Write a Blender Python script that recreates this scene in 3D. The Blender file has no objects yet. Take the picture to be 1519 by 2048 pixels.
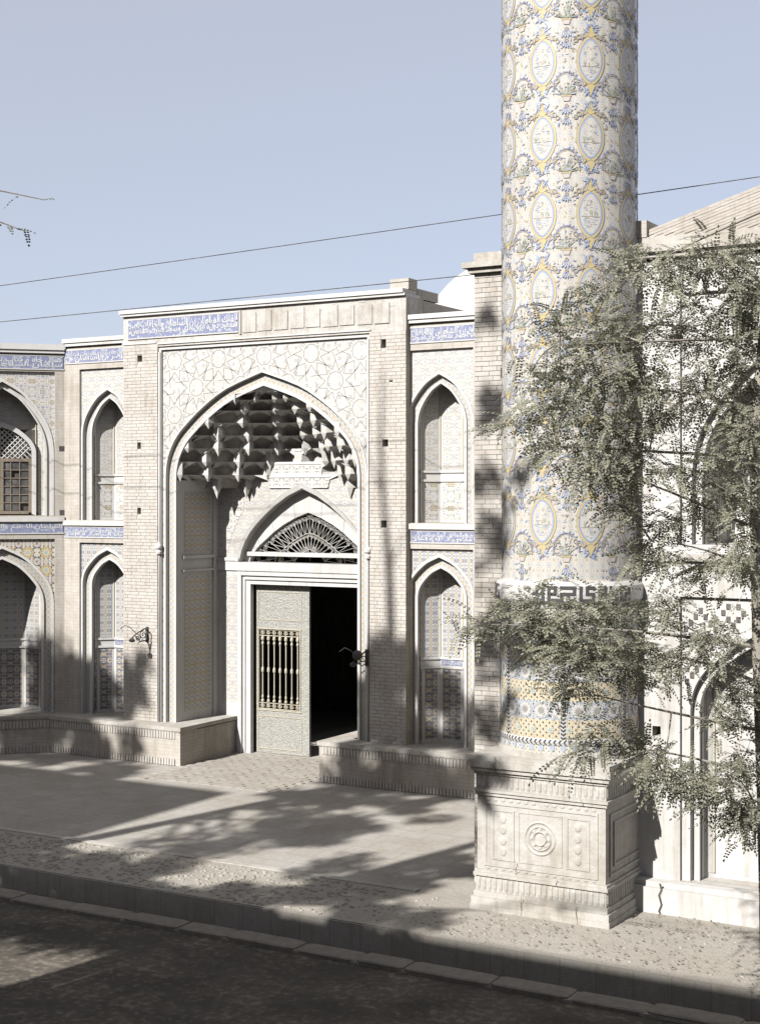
import bpy, bmesh, math, random
from math import sin, cos, pi, radians, sqrt, atan2
from mathutils import Vector, Matrix
from mathutils.geometry import tessellate_polygon
random.seed(7)
scene = bpy.context.scene
COL = scene.collection

# ------------------------------------------------------------------ camera, sky, sun, exposure
cam = bpy.data.cameras.new('camera'); camo = bpy.data.objects.new('camera', cam); COL.objects.link(camo)
camo.location = (14.90, -21.5, 4.74); camo.rotation_euler = (radians(90), 0, radians(30))
cam.sensor_fit = 'VERTICAL'; cam.sensor_height = 36; cam.sensor_width = 26.7
cam.lens = 36 * 2979 / 2048; cam.shift_y = -24 / 2048; cam.clip_end = 2000; cam.clip_start = .1
scene.camera = camo
SUN_EL, SUN_AZ = radians(36), radians(10.0)          # azimuth measured from the facade normal towards the left
w = bpy.data.worlds.new('World'); scene.world = w; w.use_nodes = True
nt = w.node_tree; bg = nt.nodes['Background']
sky = nt.nodes.new('ShaderNodeTexSky'); sky.sky_type = 'NISHITA'; sky.sun_disc = False
sky.sun_elevation = SUN_EL; sky.sun_rotation = pi + SUN_AZ; sky.altitude = 1200
sky.air_density = .7; sky.dust_density = 3.0; sky.ozone_density = .6
hz = nt.nodes.new('ShaderNodeMix'); hz.data_type = 'RGBA'; hz.inputs[0].default_value = .60; hz.inputs[7].default_value = (4.5, 4.55, 4.9, 1)   # even dusty haze over the whole sky
nt.links.new(sky.outputs[0], hz.inputs[6]); nt.links.new(hz.outputs[2], bg.inputs[0]); bg.inputs[1].default_value = .079
sl = bpy.data.lights.new('sun', 'SUN'); sl.energy = 5.0; sl.angle = radians(.55); sl.color = (1, .99, .975)
so = bpy.data.objects.new('sun', sl); COL.objects.link(so)
TO_SUN = Vector((-sin(SUN_AZ) * cos(SUN_EL), -cos(SUN_AZ) * cos(SUN_EL), sin(SUN_EL)))
so.rotation_euler = TO_SUN.to_track_quat('Z', 'Y').to_euler(); so.location = TO_SUN * 60
vs = scene.view_settings; vs.view_transform = 'Standard'; vs.look = 'None'; vs.exposure = 1.02; vs.gamma = 1
vs.use_curve_mapping = False
scene.cycles.diffuse_bounces = 1

# ------------------------------------------------------------------ node helpers
ALB = (.868, .866, .872)      # overall level of the surface colours
class G:
    def __init__(s, name, rough=.85, spec=.3):
        s.m = bpy.data.materials.new(name); s.m.use_nodes = True; s.t = s.m.node_tree
        s.b = s.t.nodes['Principled BSDF']; s.b.inputs['Roughness'].default_value = rough
        s.b.inputs['Specular IOR Level'].default_value = spec
    def st(s, sock, v):
        if isinstance(v, bpy.types.NodeSocket): s.t.links.new(v, sock)
        elif isinstance(v, (tuple, list)) and len(v) == 3 and sock.type == 'RGBA': sock.default_value = (v[0] * ALB[0], v[1] * ALB[1], v[2] * ALB[2], 1)
        else: sock.default_value = v
    def ma(s, op, a, b=0., c=0.):
        n = s.t.nodes.new('ShaderNodeMath'); n.operation = op
        for i, x in enumerate((a, b, c)): s.st(n.inputs[i], x)
        return n.outputs[0]
    def uv(s): return s.t.nodes.new('ShaderNodeTexCoord').outputs['UV']
    def obj(s): return s.t.nodes.new('ShaderNodeTexCoord').outputs['Object']
    def pos(s): return s.t.nodes.new('ShaderNodeNewGeometry').outputs['Position']
    def isl(s): return s.t.nodes.new('ShaderNodeNewGeometry').outputs['Random Per Island']
    def orn(s): return s.t.nodes.new('ShaderNodeObjectInfo').outputs['Random']
    def rnd(s): return s.ma('FRACT', s.ma('ADD', s.isl(), s.ma('MULTIPLY', s.orn(), 7.31)))
    def sep(s, v):
        n = s.t.nodes.new('ShaderNodeSeparateXYZ'); s.st(n.inputs[0], v); return n.outputs
    def com(s, x, y, z=0.):
        n = s.t.nodes.new('ShaderNodeCombineXYZ')
        for i, q in enumerate((x, y, z)): s.st(n.inputs[i], q)
        return n.outputs[0]
    def noise(s, v, sc, de=3., ro=.55):
        n = s.t.nodes.new('ShaderNodeTexNoise'); s.st(n.inputs['Vector'], v); n.inputs['Scale'].default_value = sc
        n.inputs['Detail'].default_value = de; n.inputs['Roughness'].default_value = ro; return n.outputs[0]
    def vor(s, v, sc, f='F1'):
        n = s.t.nodes.new('ShaderNodeTexVoronoi'); n.feature = f; s.st(n.inputs['Vector'], v)
        n.inputs['Scale'].default_value = sc; return n.outputs
    def ramp(s, fac, stops, const=False):
        n = s.t.nodes.new('ShaderNodeValToRGB'); r = n.color_ramp; s.st(n.inputs[0], fac)
        if const: r.interpolation = 'CONSTANT'
        while len(r.elements) < len(stops): r.elements.new(.5)
        for e, (p, c) in zip(r.elements, stops): e.position = p; e.color = (c[0] * ALB[0], c[1] * ALB[1], c[2] * ALB[2], 1)
        return n.outputs[0]
    def mix(s, f, a, b, mode='MIX'):
        n = s.t.nodes.new('ShaderNodeMix'); n.data_type = 'RGBA'; n.blend_type = mode
        s.st(n.inputs[0], f); s.st(n.inputs[6], a); s.st(n.inputs[7], b); return n.outputs[2]
    def lt(s, a, b): return s.ma('LESS_THAN', a, b)
    def gt(s, a, b): return s.ma('GREATER_THAN', a, b)
    def col(s, c): s.st(s.b.inputs['Base Color'], c); return s
    def bump(s, h, st=.3, d=.01):
        n = s.t.nodes.new('ShaderNodeBump'); n.inputs['Strength'].default_value = st; n.inputs['Distance'].default_value = d
        s.st(n.inputs['Height'], h); s.t.links.new(n.outputs[0], s.b.inputs['Normal']); return s

WHITE = (.46, .44, .41); YEL = (.43, .33, .15); BLU = (.13, .15, .27); LBL = (.32, .36, .42); TUR = (.27, .36, .35)
RUST = (.31, .19, .12); DARK = (.06, .06, .06); PINK = (.42, .33, .29); GRN = (.22, .26, .16); CREAM = (.45, .41, .32)
M = {}
def weathered(g, c, amt=.25, sc=1.1, dark=(.22, .185, .14)):
    n1 = g.noise(g.pos(), sc, 6., .65); n2 = g.noise(g.pos(), sc * 9, 4.)
    f = g.ma('MULTIPLY', g.ma('MULTIPLY', g.ma('SUBTRACT', g.ma('MULTIPLY', n1, g.ma('ADD', n2, .55)), .40), 2.2), amt)
    f = g.ma('MAXIMUM', g.ma('MINIMUM', f, 1.), 0.)
    px, py, pz = g.sep(g.pos())                       # faint rain streaks and fine soot
    st = g.noise(g.com(g.ma('MULTIPLY', px, 7.), g.ma('MULTIPLY', py, 7.), g.ma('MULTIPLY', pz, .55)), 1.6, 5., .6)
    f2 = g.ma('MULTIPLY', g.ma('MAXIMUM', g.ma('SUBTRACT', g.ma('MULTIPLY', st, g.ma('ADD', n1, .5)), .50), 0.), 2.6 * min(1., amt * 2.2 + .15))
    return g.mix(g.ma('MINIMUM', f2, .7), g.mix(f, c, dark), (.25, .215, .17))
def simple(name, c1, c2, sc=14, rough=.85, bump=.25, amt=.25, spec=.3, bd=.008):
    g = G(name, rough, spec); n = g.noise(g.pos(), sc, 5.)
    c = g.ramp(n, [(.3, c1), (.7, c2)])
    if name in ('earth', 'ground_far', 'plaster'): c = g.mix(g.ma('MULTIPLY', g.gt(g.noise(g.pos(), 55, 5.), .58), .5), c, tuple(x * .55 for x in c1))
    g.col(weathered(g, c, amt)); g.bump(g.noise(g.pos(), sc * 4, 4.), bump, bd)
    M[name] = g.m; return g.m
def brickpieces(name, stops, amt=.3, rough=.9):
    g = G(name, rough, .2); c = g.ramp(g.rnd(), stops)
    c = g.mix(g.ma('MULTIPLY', g.noise(g.pos(), 60, 4.), .35), c, (.30, .26, .21)); g.col(weathered(g, c, amt))
    g.bump(g.noise(g.pos(), 120, 4.), .35, .006); M[name] = g.m
brickpieces('brick', [(0, (.445, .42, .38)), (.35, (.46, .435, .40)), (.7, (.435, .405, .365)), (.92, (.41, .375, .33)), (1, (.465, .445, .41))])
brickpieces('paver', [(0, (.30, .28, .245)), (.4, (.33, .31, .275)), (.8, (.27, .245, .21)), (1, (.32, .30, .265))], .35)
brickpieces('cobble', [(0, (.25, .23, .195)), (.4, (.33, .31, .27)), (.8, (.22, .20, .165)), (1, (.37, .35, .31))], .3)
brickpieces('glazed_dark', [(0, (.03, .03, .04)), (1, (.08, .07, .07))], .1, .4)
simple('mortar', (.39, .365, .325), (.43, .405, .365), 30)
simple('plaster', (.41, .39, .355), (.47, .45, .415), 5, .9, .4, .55)
simple('gypsum', (.45, .435, .405), (.49, .475, .45), 9, .8, .15, .12)
simple('marble', (.44, .43, .41), (.48, .47, .45), 6, .45, .05, .15)
simple('stone', (.36, .335, .295), (.43, .41, .37), 7, .9, .5, .62, .2, .014)
simple('earth', (.29, .265, .225), (.35, .325, .28), 2.2, .95, .5, .3, .1, .02)
simple('road', (.055, .049, .041), (.075, .067, .056), 1.4, .95, .5, .3, .1, .02)
simple('iron', (.030, .028, .026), (.06, .055, .05), 30, .6, .2, .1, .4)
simple('iron_white', (.34, .33, .31), (.42, .41, .385), 40, .6, .1, .35, .4)
simple('brass', (.36, .325, .24), (.45, .415, .33), 50, .45, .1, .25, .5)
simple('wood', (.14, .11, .08), (.2, .165, .12), 30, .7, .3, .2)
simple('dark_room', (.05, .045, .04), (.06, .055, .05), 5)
simple('bark', (.17, .145, .11), (.23, .20, .16), 25, .95, .8, .3, .1, .02)
simple('bark_pale', (.26, .24, .20), (.33, .30, .25), 25, .95, .6, .3, .1, .02)
simple('plasterwall', (.44, .425, .395), (.48, .465, .44), 4, .9, .3, .3)
simple('kerbstone', (.15, .135, .115), (.21, .19, .165), 9, .95, .5, .4, .1, .015)
simple('townwall', (.33, .28, .22), (.38, .33, .26), 4, .9, .3, .3)
simple('letter', (.46, .455, .445), (.49, .485, .475), 30, .45, .03, .1)
simple('wire', (.035, .035, .035), (.05, .05, .05), 30, .6, .05)
g = G('glass', .15, .5); g.col((.05, .055, .06)); M['glass'] = g.m
def flat(name, c, rough=.45, var=.18, spec=.3):
    g = G(name, rough, spec); d = tuple(x * .62 for x in c)
    g.col(g.mix(g.ma('MULTIPLY', g.noise(g.pos(), 90, 3.), var * 2), c, d)); M[name] = g.m
for nm, c in dict(t_white=WHITE, t_yellow=YEL, t_blue=BLU, t_lblue=LBL, t_turq=TUR, t_rust=RUST, t_dark=DARK, t_pink=PINK, t_green=GRN, t_cream=CREAM).items(): flat(nm, c)
flat('t_line', (.25, .235, .21), .5); flat('t_brown', (.20, .165, .12), .5); flat('t_grey', (.31, .33, .345), .5)
for nm, c in dict(s_pale=(.41, .405, .385), s_yellow=(.43, .35, .18), s_lblue=(.27, .32, .41), s_blue=(.18, .205, .33), s_brown=(.28, .24, .185), s_green=(.29, .31, .24), s_pink=(.42, .37, .34), s_grey=(.36, .375, .39)).items(): flat(nm, c)
def leafmat(name, a, b, c):
    g = G(name, .6, .25); g.col(g.ramp(g.isl(), [(0, a), (.5, b), (1, c)]))
    tr = g.t.nodes.new('ShaderNodeBsdfTranslucent'); mx = g.t.nodes.new('ShaderNodeMixShader'); mx.inputs[0].default_value = .35
    tr.inputs[0].default_value = (*b, 1)
    out = g.t.nodes['Material Output']; g.t.links.new(g.b.outputs[0], mx.inputs[1]); g.t.links.new(tr.outputs[0], mx.inputs[2])
    g.t.links.new(mx.outputs[0], out.inputs[0]); M[name] = g.m
leafmat('leaf', (.15, .148, .10), (.235, .23, .165), (.33, .32, .245))
leafmat('leaf_tall', (.05, .07, .025), (.08, .10, .04), (.11, .13, .05))

def tile(name, per, stops, fine=10., line=WHITE, lw=.05, nA=8, rA=.30, cA=(WHITE, YEL, RUST), nB=6, rB=.22, cB=(LBL, WHITE, BLU), seed=1., rough=.42, perv=None, amt=.12):
    """mosaic: mirrored little pieces of glazed tile with star rosettes at two lattice sites; UV is in metres"""
    g = G(name, rough, .35); x, y, _ = g.sep(g.uv())
    u = g.ma('MULTIPLY', x, 1 / per); v = g.ma('MULTIPLY', y, 1 / (perv or per))
    fu = g.ma('PINGPONG', u, .5); fv = g.ma('PINGPONG', v, .5); vec = g.com(fu, fv, seed)
    V = g.vor(vec, fine); c = g.ramp(g.sep(V['Color'])[0], stops, True)
    E = g.vor(vec, fine, 'DISTANCE_TO_EDGE'); c = g.mix(g.lt(E['Distance'], lw), c, line)
    def ros(c, ax, ay, n, R, cols):
        r = g.ma('SQRT', g.ma('ADD', g.ma('MULTIPLY', ax, ax), g.ma('MULTIPLY', ay, ay)))
        th = g.ma('ARCTAN2', ay, ax)
        lim = g.ma('MULTIPLY', g.ma('ADD', g.ma('MULTIPLY', g.ma('COSINE', g.ma('MULTIPLY', th, float(n))), .22), .78), R)
        c = g.mix(g.lt(r, g.ma('MULTIPLY', lim, 1.18)), c, DARK)
        c = g.mix(g.lt(r, lim), c, cols[0]); c = g.mix(g.lt(r, g.ma('MULTIPLY', lim, .62)), c, cols[1])
        return g.mix(g.lt(r, R * .28), c, cols[2])
    if rA: c = ros(c, fu, fv, nA, rA, cA)
    if rB: c = ros(c, g.ma('SUBTRACT', .5, fu), g.ma('SUBTRACT', .5, fv), nB, rB, cB)
    c = weathered(g, c, amt); g.col(c); g.bump(E['Distance'], .2, .003); M[name] = g.m
PALE = [(0, WHITE), (.36, CREAM), (.46, LBL), (.58, WHITE), (.70, TUR), (.76, PINK), (.83, WHITE), (.91, BLU), (.96, YEL)]
RICH = [(0, WHITE), (.24, (.41, .34, .20)), (.38, BLU), (.52, CREAM), (.64, RUST), (.73, DARK), (.83, TUR), (.90, WHITE)]
FLOR = [(0, WHITE), (.24, CREAM), (.36, LBL), (.44, WHITE), (.56, (.22, .23, .21)), (.66, (.36, .28, .23)), (.74, WHITE), (.84, (.18, .20, .27)), (.90, (.38, .31, .18)), (.96, (.21, .28, .27))]
tile('tile_floral', .26, FLOR, 17, WHITE, .05, 6, .09, (PINK, CREAM, LBL), 8, .08, (LBL, WHITE, YEL), 1.3)
tile('tile_floral_big', .40, FLOR, 17, WHITE, .05, 5, .10, (LBL, CREAM, RUST), 7, .12, (YEL, WHITE, BLU), 4.1)
tile('tile_star', .15, RICH, 8, WHITE, .06, 8, .27, ((.41, .34, .2), WHITE, RUST), 8, .20, (WHITE, BLU, YEL), 2.2)
tile('tile_star_big', .34, RICH, 9, WHITE, .06, 10, .36, (YEL, CREAM, TUR), 8, .22, (WHITE, YEL, BLU), 5.7)
tile('tile_border', .105, RICH, 6, WHITE, .07, 8, .36, (WHITE, YEL, RUST), 4, .22, (TUR, WHITE, DARK), 3.3)
tile('tile_border_pale', .10, PALE, 6, WHITE, .10, 6, .34, (CREAM, LBL, RUST), 4, .2, (TUR, WHITE, BLU), 8.3)
tile('tile_jamb', .17, [(0, CREAM), (.28, YEL), (.42, WHITE), (.58, RUST), (.70, LBL), (.82, DARK), (.90, TUR)], 9, CREAM, .05, 8, .25, (YEL, CREAM, RUST), 6, .2, (WHITE, TUR, BLU), 6.1)
tile('tile_black', .22, [(0, WHITE), (.52, DARK), (.62, WHITE), (.80, (.12, .12, .13)), (.9, CREAM)], 12, WHITE, .14, 5, 0, (WHITE, DARK, WHITE), 6, 0, (WHITE, DARK, WHITE), 7.7)
tile('tile_dado', .24, [(0, DARK), (.25, BLU), (.45, WHITE), (.58, YEL), (.70, DARK), (.80, TUR), (.90, CREAM)], 14, (.28, .24, .22), .05, 8, .26, (WHITE, YEL, BLU), 6, .14, (CREAM, WHITE, RUST), 9.3)
tile('tile_shaft', .125, [(0, (.40, .39, .37)), (.20, CREAM), (.34, (.27, .32, .41)), (.48, WHITE), (.58, (.28, .29, .25)), (.64, PINK), (.69, (.42, .34, .17)), (.84, CREAM), (.90, (.24, .26, .33)), (.95, TUR)], 9, WHITE, .07, 6, .10, (CREAM, WHITE, RUST), 6, .10, (LBL, WHITE, BLU), 3.9, .27)
def band(name, a, dots, dc, per):
    g = G(name, .4, .35); x, y, _ = g.sep(g.uv())
    u = g.ma('PINGPONG', g.ma('MULTIPLY', x, 1 / per), .5); v = g.ma('PINGPONG', g.ma('MULTIPLY', y, 1 / per), .5)
    r = g.ma('SQRT', g.ma('ADD', g.ma('MULTIPLY', u, u), g.ma('MULTIPLY', v, v)))
    u2 = g.ma('SUBTRACT', .5, u); v2 = g.ma('SUBTRACT', .5, v); r2 = g.ma('SQRT', g.ma('ADD', g.ma('MULTIPLY', u2, u2), g.ma('MULTIPLY', v2, v2)))
    V = g.vor(g.com(u, v, 2.), 5.); c = g.mix(g.gt(g.sep(V['Color'])[0], .62), a, CREAM)
    E = g.vor(g.com(u, v, 2.), 5., 'DISTANCE_TO_EDGE'); c = g.mix(g.lt(E['Distance'], .05), c, WHITE)
    c = g.mix(g.lt(g.ma('MINIMUM', r, r2), dots), c, dc); g.col(weathered(g, c, .15)); M[name] = g.m
band('band_yellow', YEL, .15, DARK, .075); band('band_blue', (.19, .25, .33), .13, DARK, .085); band('band_pale', (.40, .38, .32), .12, DARK, .06)
def brickwall(name, c1, c2, mo, bw=.21, rh=.061):
    g = G(name, .9, .2); n = g.t.nodes.new('ShaderNodeTexBrick'); g.st(n.inputs['Vector'], g.uv())
    n.inputs['Scale'].default_value = 1; n.inputs['Brick Width'].default_value = bw; n.inputs['Row Height'].default_value = rh
    n.inputs['Mortar Size'].default_value = .006; n.inputs['Mortar Smooth'].default_value = .3; n.inputs['Bias'].default_value = 0
    for k, c in (('Color1', c1), ('Color2', c2), ('Mortar', mo)): n.inputs[k].default_value = (c[0] * ALB[0], c[1] * ALB[1], c[2] * ALB[2], 1)
    c = g.mix(g.ma('MULTIPLY', g.noise(g.pos(), 40, 4.), .4), n.outputs['Color'], (.32, .28, .23))
    if name == 'paving': c = g.mix(g.ma('MULTIPLY', g.gt(g.noise(g.pos(), 70, 5.), .56), .35), c, (.20, .175, .14))
    g.col(weathered(g, c, .55))
    g.bump(n.outputs['Fac'], -.5, .006); M[name] = g.m
brickwall('brickwork', (.44, .41, .37), (.40, .37, .325), (.35, .32, .28))
brickwall('paving', (.37, .355, .325), (.325, .31, .28), (.25, .235, .205), .40, .40)
M['paving'].node_tree.nodes['Brick Texture'].inputs['Mortar Size'].default_value = .009
tile('tile_spandrel', .22, [(0, WHITE), (.36, CREAM), (.50, (.37, .36, .33)), (.62, WHITE), (.74, LBL), (.82, (.30, .30, .28)), (.90, PINK)], 13, WHITE, .08, 6, 0, (WHITE, CREAM, RUST), 5, .10, (LBL, WHITE, YEL), 5.1)
tile('cell_tile', .14, [(0, WHITE), (.45, CREAM), (.62, LBL), (.74, WHITE), (.84, (.30, .29, .26)), (.93, YEL)], 7, WHITE, .12, 6, 0, (WHITE, CREAM, RUST), 5, 0, (LBL, WHITE, YEL), 1.1)

# ------------------------------------------------------------------ mesh helpers
class MB:
    def __init__(s): s.v = []; s.f = []; s.mi = []; s.uvs = []
    def face(s, pts, m=0, uv=None):
        i = len(s.v); s.v += [tuple(p) for p in pts]; s.f.append(tuple(range(i, i + len(pts)))); s.mi.append(m); s.uvs.append(uv); return s
    def box(s, x0, x1, y0, y1, z0, z1, m=0):
        a = [(x0, y0, z0), (x1, y0, z0), (x1, y1, z0), (x0, y1, z0), (x0, y0, z1), (x1, y0, z1), (x1, y1, z1), (x0, y1, z1)]
        for q in ((0, 1, 5, 4), (1, 2, 6, 5), (2, 3, 7, 6), (3, 0, 4, 7), (4, 5, 6, 7), (3, 2, 1, 0)): s.face([a[k] for k in q], m)
        return s
    def rect(s, x0, x1, z0, z1, y, m=0): return s.face([(x0, y, z0), (x1, y, z0), (x1, y, z1), (x0, y, z1)], m)
    def poly(s, pts, y, m=0, holes=()):
        """flat polygon in x,z facing -y"""
        loops = [[Vector((a, b, 0)) for a, b in pts]] + [[Vector((a, b, 0)) for a, b in h] for h in holes]
        flatp = [p for l in loops for p in l]
        for t in tessellate_polygon(loops):
            a, b, c = [flatp[i] for i in t]
            if (b - a).cross(c - a).z < 0: b, c = c, b
            s.face([(p.x, y, p.y) for p in (a, b, c)], m)
        return s
    def strip(s, A, ya, B, yb, m=0, uvm=True, closed=False):
        """faces between two x,z curves at depths ya, yb; UV runs along the curve"""
        L = 0; n = len(A)
        wid = sqrt((A[0][0] - B[0][0]) ** 2 + (A[0][1] - B[0][1]) ** 2 + (ya - yb) ** 2)
        for i in range(n - 1):
            d = sqrt((A[i + 1][0] - A[i][0]) ** 2 + (A[i + 1][1] - A[i][1]) ** 2)
            q = [(A[i][0], ya, A[i][1]), (A[i + 1][0], ya, A[i + 1][1]), (B[i + 1][0], yb, B[i + 1][1]), (B[i][0], yb, B[i][1])]
            s.face(q[::-1], m, [(0, L), (0, L + d), (wid, L + d), (wid, L)][::-1] if uvm else None); L += d
        return s
    def tube(s, pts, r, n=6, m=0, cap=True):
        pts = [Vector(p) for p in pts]; rs = r if isinstance(r, (list, tuple)) else [r] * len(pts); rings = []
        ref = Vector((0, 0, 1))
        for i, p in enumerate(pts):
            t = (pts[min(i + 1, len(pts) - 1)] - pts[max(i - 1, 0)])
            if t.length < 1e-9: t = Vector((0, 0, 1))
            t.normalize(); rf = ref if abs(t.dot(ref)) < .95 else Vector((1, 0, 0))
            a = t.cross(rf).normalized(); b = t.cross(a)
            base = len(s.v); s.v += [tuple(p + (a * cos(2 * pi * k / n) + b * sin(2 * pi * k / n)) * rs[i]) for k in range(n)]; rings.append(base)
        for q, w_ in zip(rings, rings[1:]):
            for k in range(n):
                s.f.append((q + k, q + (k + 1) % n, w_ + (k + 1) % n, w_ + k)); s.mi.append(m); s.uvs.append(None)
        if cap:
            for q, rev in ((rings[0], 0), (rings[-1], 1)):
                t = tuple(q + k for k in range(n)); s.f.append(t if rev else t[::-1]); s.mi.append(m); s.uvs.append(None)
        return s
    def lathe(s, prof, n=24, m=0, cx=0, cy=0, a0=0, a1=2 * pi, mm=None):
        L = 0
        for i in range(len(prof) - 1):
            (r0, z0), (r1, z1) = prof[i], prof[i + 1]; d = sqrt((r1 - r0) ** 2 + (z1 - z0) ** 2); R = max(r0, r1)
            for k in range(n):
                t0 = a0 + (a1 - a0) * k / n; t1 = a0 + (a1 - a0) * (k + 1) / n
                s.face([(cx + r0 * cos(t0), cy + r0 * sin(t0), z0), (cx + r0 * cos(t1), cy + r0 * sin(t1), z0), (cx + r1 * cos(t1), cy + r1 * sin(t1), z1), (cx + r1 * cos(t0), cy + r1 * sin(t0), z1)],
                       mm[i] if mm else m, [(R * t0, L), (R * t1, L), (R * t1, L + d), (R * t0, L + d)])
            L += d
        return s
    def build(s, name, mats, parent=None, smooth=False, weld=False):
        me = bpy.data.meshes.new(name); me.from_pydata(s.v, [], s.f)
        for mt in ([mats] if isinstance(mats, str) else mats): me.materials.append(M[mt])
        me.polygons.foreach_set('material_index', s.mi)
        uvl = me.uv_layers.new(name='UVMap').data
        for p, u in zip(me.polygons, s.uvs):
            if u:
                for li, q in zip(p.loop_indices, u): uvl[li].uv = q
            else:
                nx, ny, nz = (abs(q) for q in p.normal)
                for li in p.loop_indices:
                    x, y, z = s.v[me.loops[li].vertex_index]
                    uvl[li].uv = (x, y) if nz > .75 else ((y, z) if nx > ny else (x, z))
        if weld:
            bm = bmesh.new(); bm.from_mesh(me); bmesh.ops.remove_doubles(bm, verts=bm.verts, dist=1e-4); bm.to_mesh(me); bm.free()
        if smooth: me.polygons.foreach_set('use_smooth', [True] * len(me.polygons))
        me.update(); o = bpy.data.objects.new(name, me); COL.objects.link(o); o.parent = parent; return o
def tag(o, label=None, cat=None, group=None, kind=None):
    for k, v in (('label', label), ('category', cat), ('group', group), ('kind', kind)):
        if v: o[k] = v
    return o
def thing(name, label, cat, loc=(0, 0, 0), rz=0, group=None):
    o = bpy.data.objects.new(name, None); COL.objects.link(o); o.location = loc; o.rotation_euler = (0, 0, rz)
    o.empty_display_size = .2; return tag(o, label, cat, group)
def inst(src, parent, loc, rz=0, sc=None, name=None):
    o = bpy.data.objects.new(name or src.name, src if isinstance(src, bpy.types.Mesh) else src.data); COL.objects.link(o)
    o.parent = parent; o.location = loc; o.rotation_euler = (0, 0, rz)
    if sc: o.scale = sc
    return o
def meshonly(mb, name, mats, **k):
    o = mb.build(name, mats, **k); me = o.data; bpy.data.objects.remove(o); return me
PROF = [(1, 0), (.992, .12), (.957, .26), (.885, .40), (.778, .525), (.60, .69), (.36, .855), (0, 1)]
def prof(n):
    out = []
    for i in range(len(PROF) - 1):
        p0 = PROF[max(i - 1, 0)]; p1 = PROF[i]; p2 = PROF[i + 1]; p3 = PROF[min(i + 2, len(PROF) - 1)]
        for k in range(n):
            t = k / n; f = lambda a, b, c, d: .5 * (2 * b + (c - a) * t + (2 * a - 5 * b + 4 * c - d) * t * t + (3 * b - a - 3 * c + d) * t ** 3)
            out.append((f(p0[0], p1[0], p2[0], p3[0]), f(p0[1], p1[1], p2[1], p3[1])))
    return out + [(0, 1)]
P3 = prof(3)
def arch(hw, zs, za, zb, xc=0, P=P3):
    Lh = [(xc - hw, zb)] + [(xc - hw * a, zs + (za - zs) * b) for a, b in P]
    return Lh + [(2 * xc - x, z) for x, z in Lh[-2::-1]]
def arch_hw(z, hw, zs, za):
    if z <= zs: return hw
    t = (z - zs) / (za - zs)
    for (a, b), (c, d) in zip(P3, P3[1:]):
        if b <= t <= d + 1e-9: return hw * (a + (c - a) * (t - b) / max(d - b, 1e-6))
    return 0.
def spandrel(mb, x0, x1, z1, A, y, m=0):
    zb = A[0][1]; mb.poly([(x0, zb), (x0, z1), (x1, z1), (x1, zb)][::-1] + A, y, m)
def recess(mb, x0, x1, z0, z1, ya, yb, m=0, bottom=True):
    mb.face([(x0, ya, z0), (x0, yb, z0), (x0, yb, z1), (x0, ya, z1)], m); mb.face([(x1, yb, z0), (x1, ya, z0), (x1, ya, z1), (x1, yb, z1)], m)
    mb.face([(x0, ya, z1), (x0, yb, z1), (x1, yb, z1), (x1, ya, z1)], m)
    if bottom: mb.face([(x0, yb, z0), (x0, ya, z0), (x1, ya, z0), (x1, yb, z0)], m)

# unit pieces whose mesh is shared
def unit_box(name, mats, bev=.06):
    bm = bmesh.new(); bmesh.ops.create_cube(bm, size=1); bmesh.ops.bevel(bm, geom=list(bm.edges), offset=bev, segments=1, affect='EDGES')
    me = bpy.data.meshes.new(name); bm.to_mesh(me); bm.free(); me.materials.append(M[mats]); return me
U_BRICK = unit_box('brick', 'brick', .03); U_PAVER = unit_box('paving_brick', 'paver', .03); U_DARK = unit_box('glazed_brick', 'glazed_dark', .03)
def bricks(parent, x0, x1, z0, z1, yf, holes=(), L=.205, H=.0605, dep=.05, limit=300, key=None, j=.0025):
    """separate bricks in running bond, their faces at depth yf; those past the limit are joined"""
    rows = int((z1 - z0) / H); H = (z1 - z0) / rows; out = []
    for r in range(rows):
        zc = z0 + (r + .5) * H; x = x0 - (L / 2 if r % 2 else 0) - (L * .25 if r % 5 == 3 else 0)
        while x < x1:
            a, b = max(x, x0), min(x + L, x1); x += L
            if b - a < .03: continue
            cut = [(a, b)]
            for h in holes:
                if h[2] - H * .4 < zc < h[3] + H * .4: cut = [q for p, r_ in cut for q in ((p, min(r_, h[0])), (max(p, h[1]), r_)) if q[1] - q[0] > .02]
            for a, b in cut: out.append(((a + b) / 2, yf + dep / 2 + random.uniform(-j, j), zc, b - a - .005, dep, H - .0055))
    out.sort(key=key or (lambda q: q[2])); mb = MB()
    for i, (x, y, z, sx, sy, sz) in enumerate(out):
        if i < limit: inst(U_BRICK, parent, (x, y, z), random.uniform(-.006, .006), (sx, sy, sz), 'brick')
        else: mb.box(x - sx / 2, x + sx / 2, y - sy / 2, y + sy / 2, z - sz / 2, z + sz / 2)
    if mb.f: tag(mb.build('brick_courses', 'brick', parent), kind='stuff')
def soldiers(parent, x0, x1, z0, z1, yf, step=.062, dep=.04, axis='x'):
    n = int((x1 - x0) / step)
    for i in range(n):
        c = x0 + (i + .5) * step; sz = (step - .016, dep, z1 - z0 - .008)
        y = yf + dep / 2 + random.uniform(-.003, .003)
        if axis == 'x': inst(U_BRICK, parent, (c, y, (z0 + z1) / 2), 0, sz, 'upright_brick')
        else: inst(U_BRICK, parent, (y, c, (z0 + z1) / 2), 0, (dep, sz[0], sz[2]), 'upright_brick')

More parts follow.
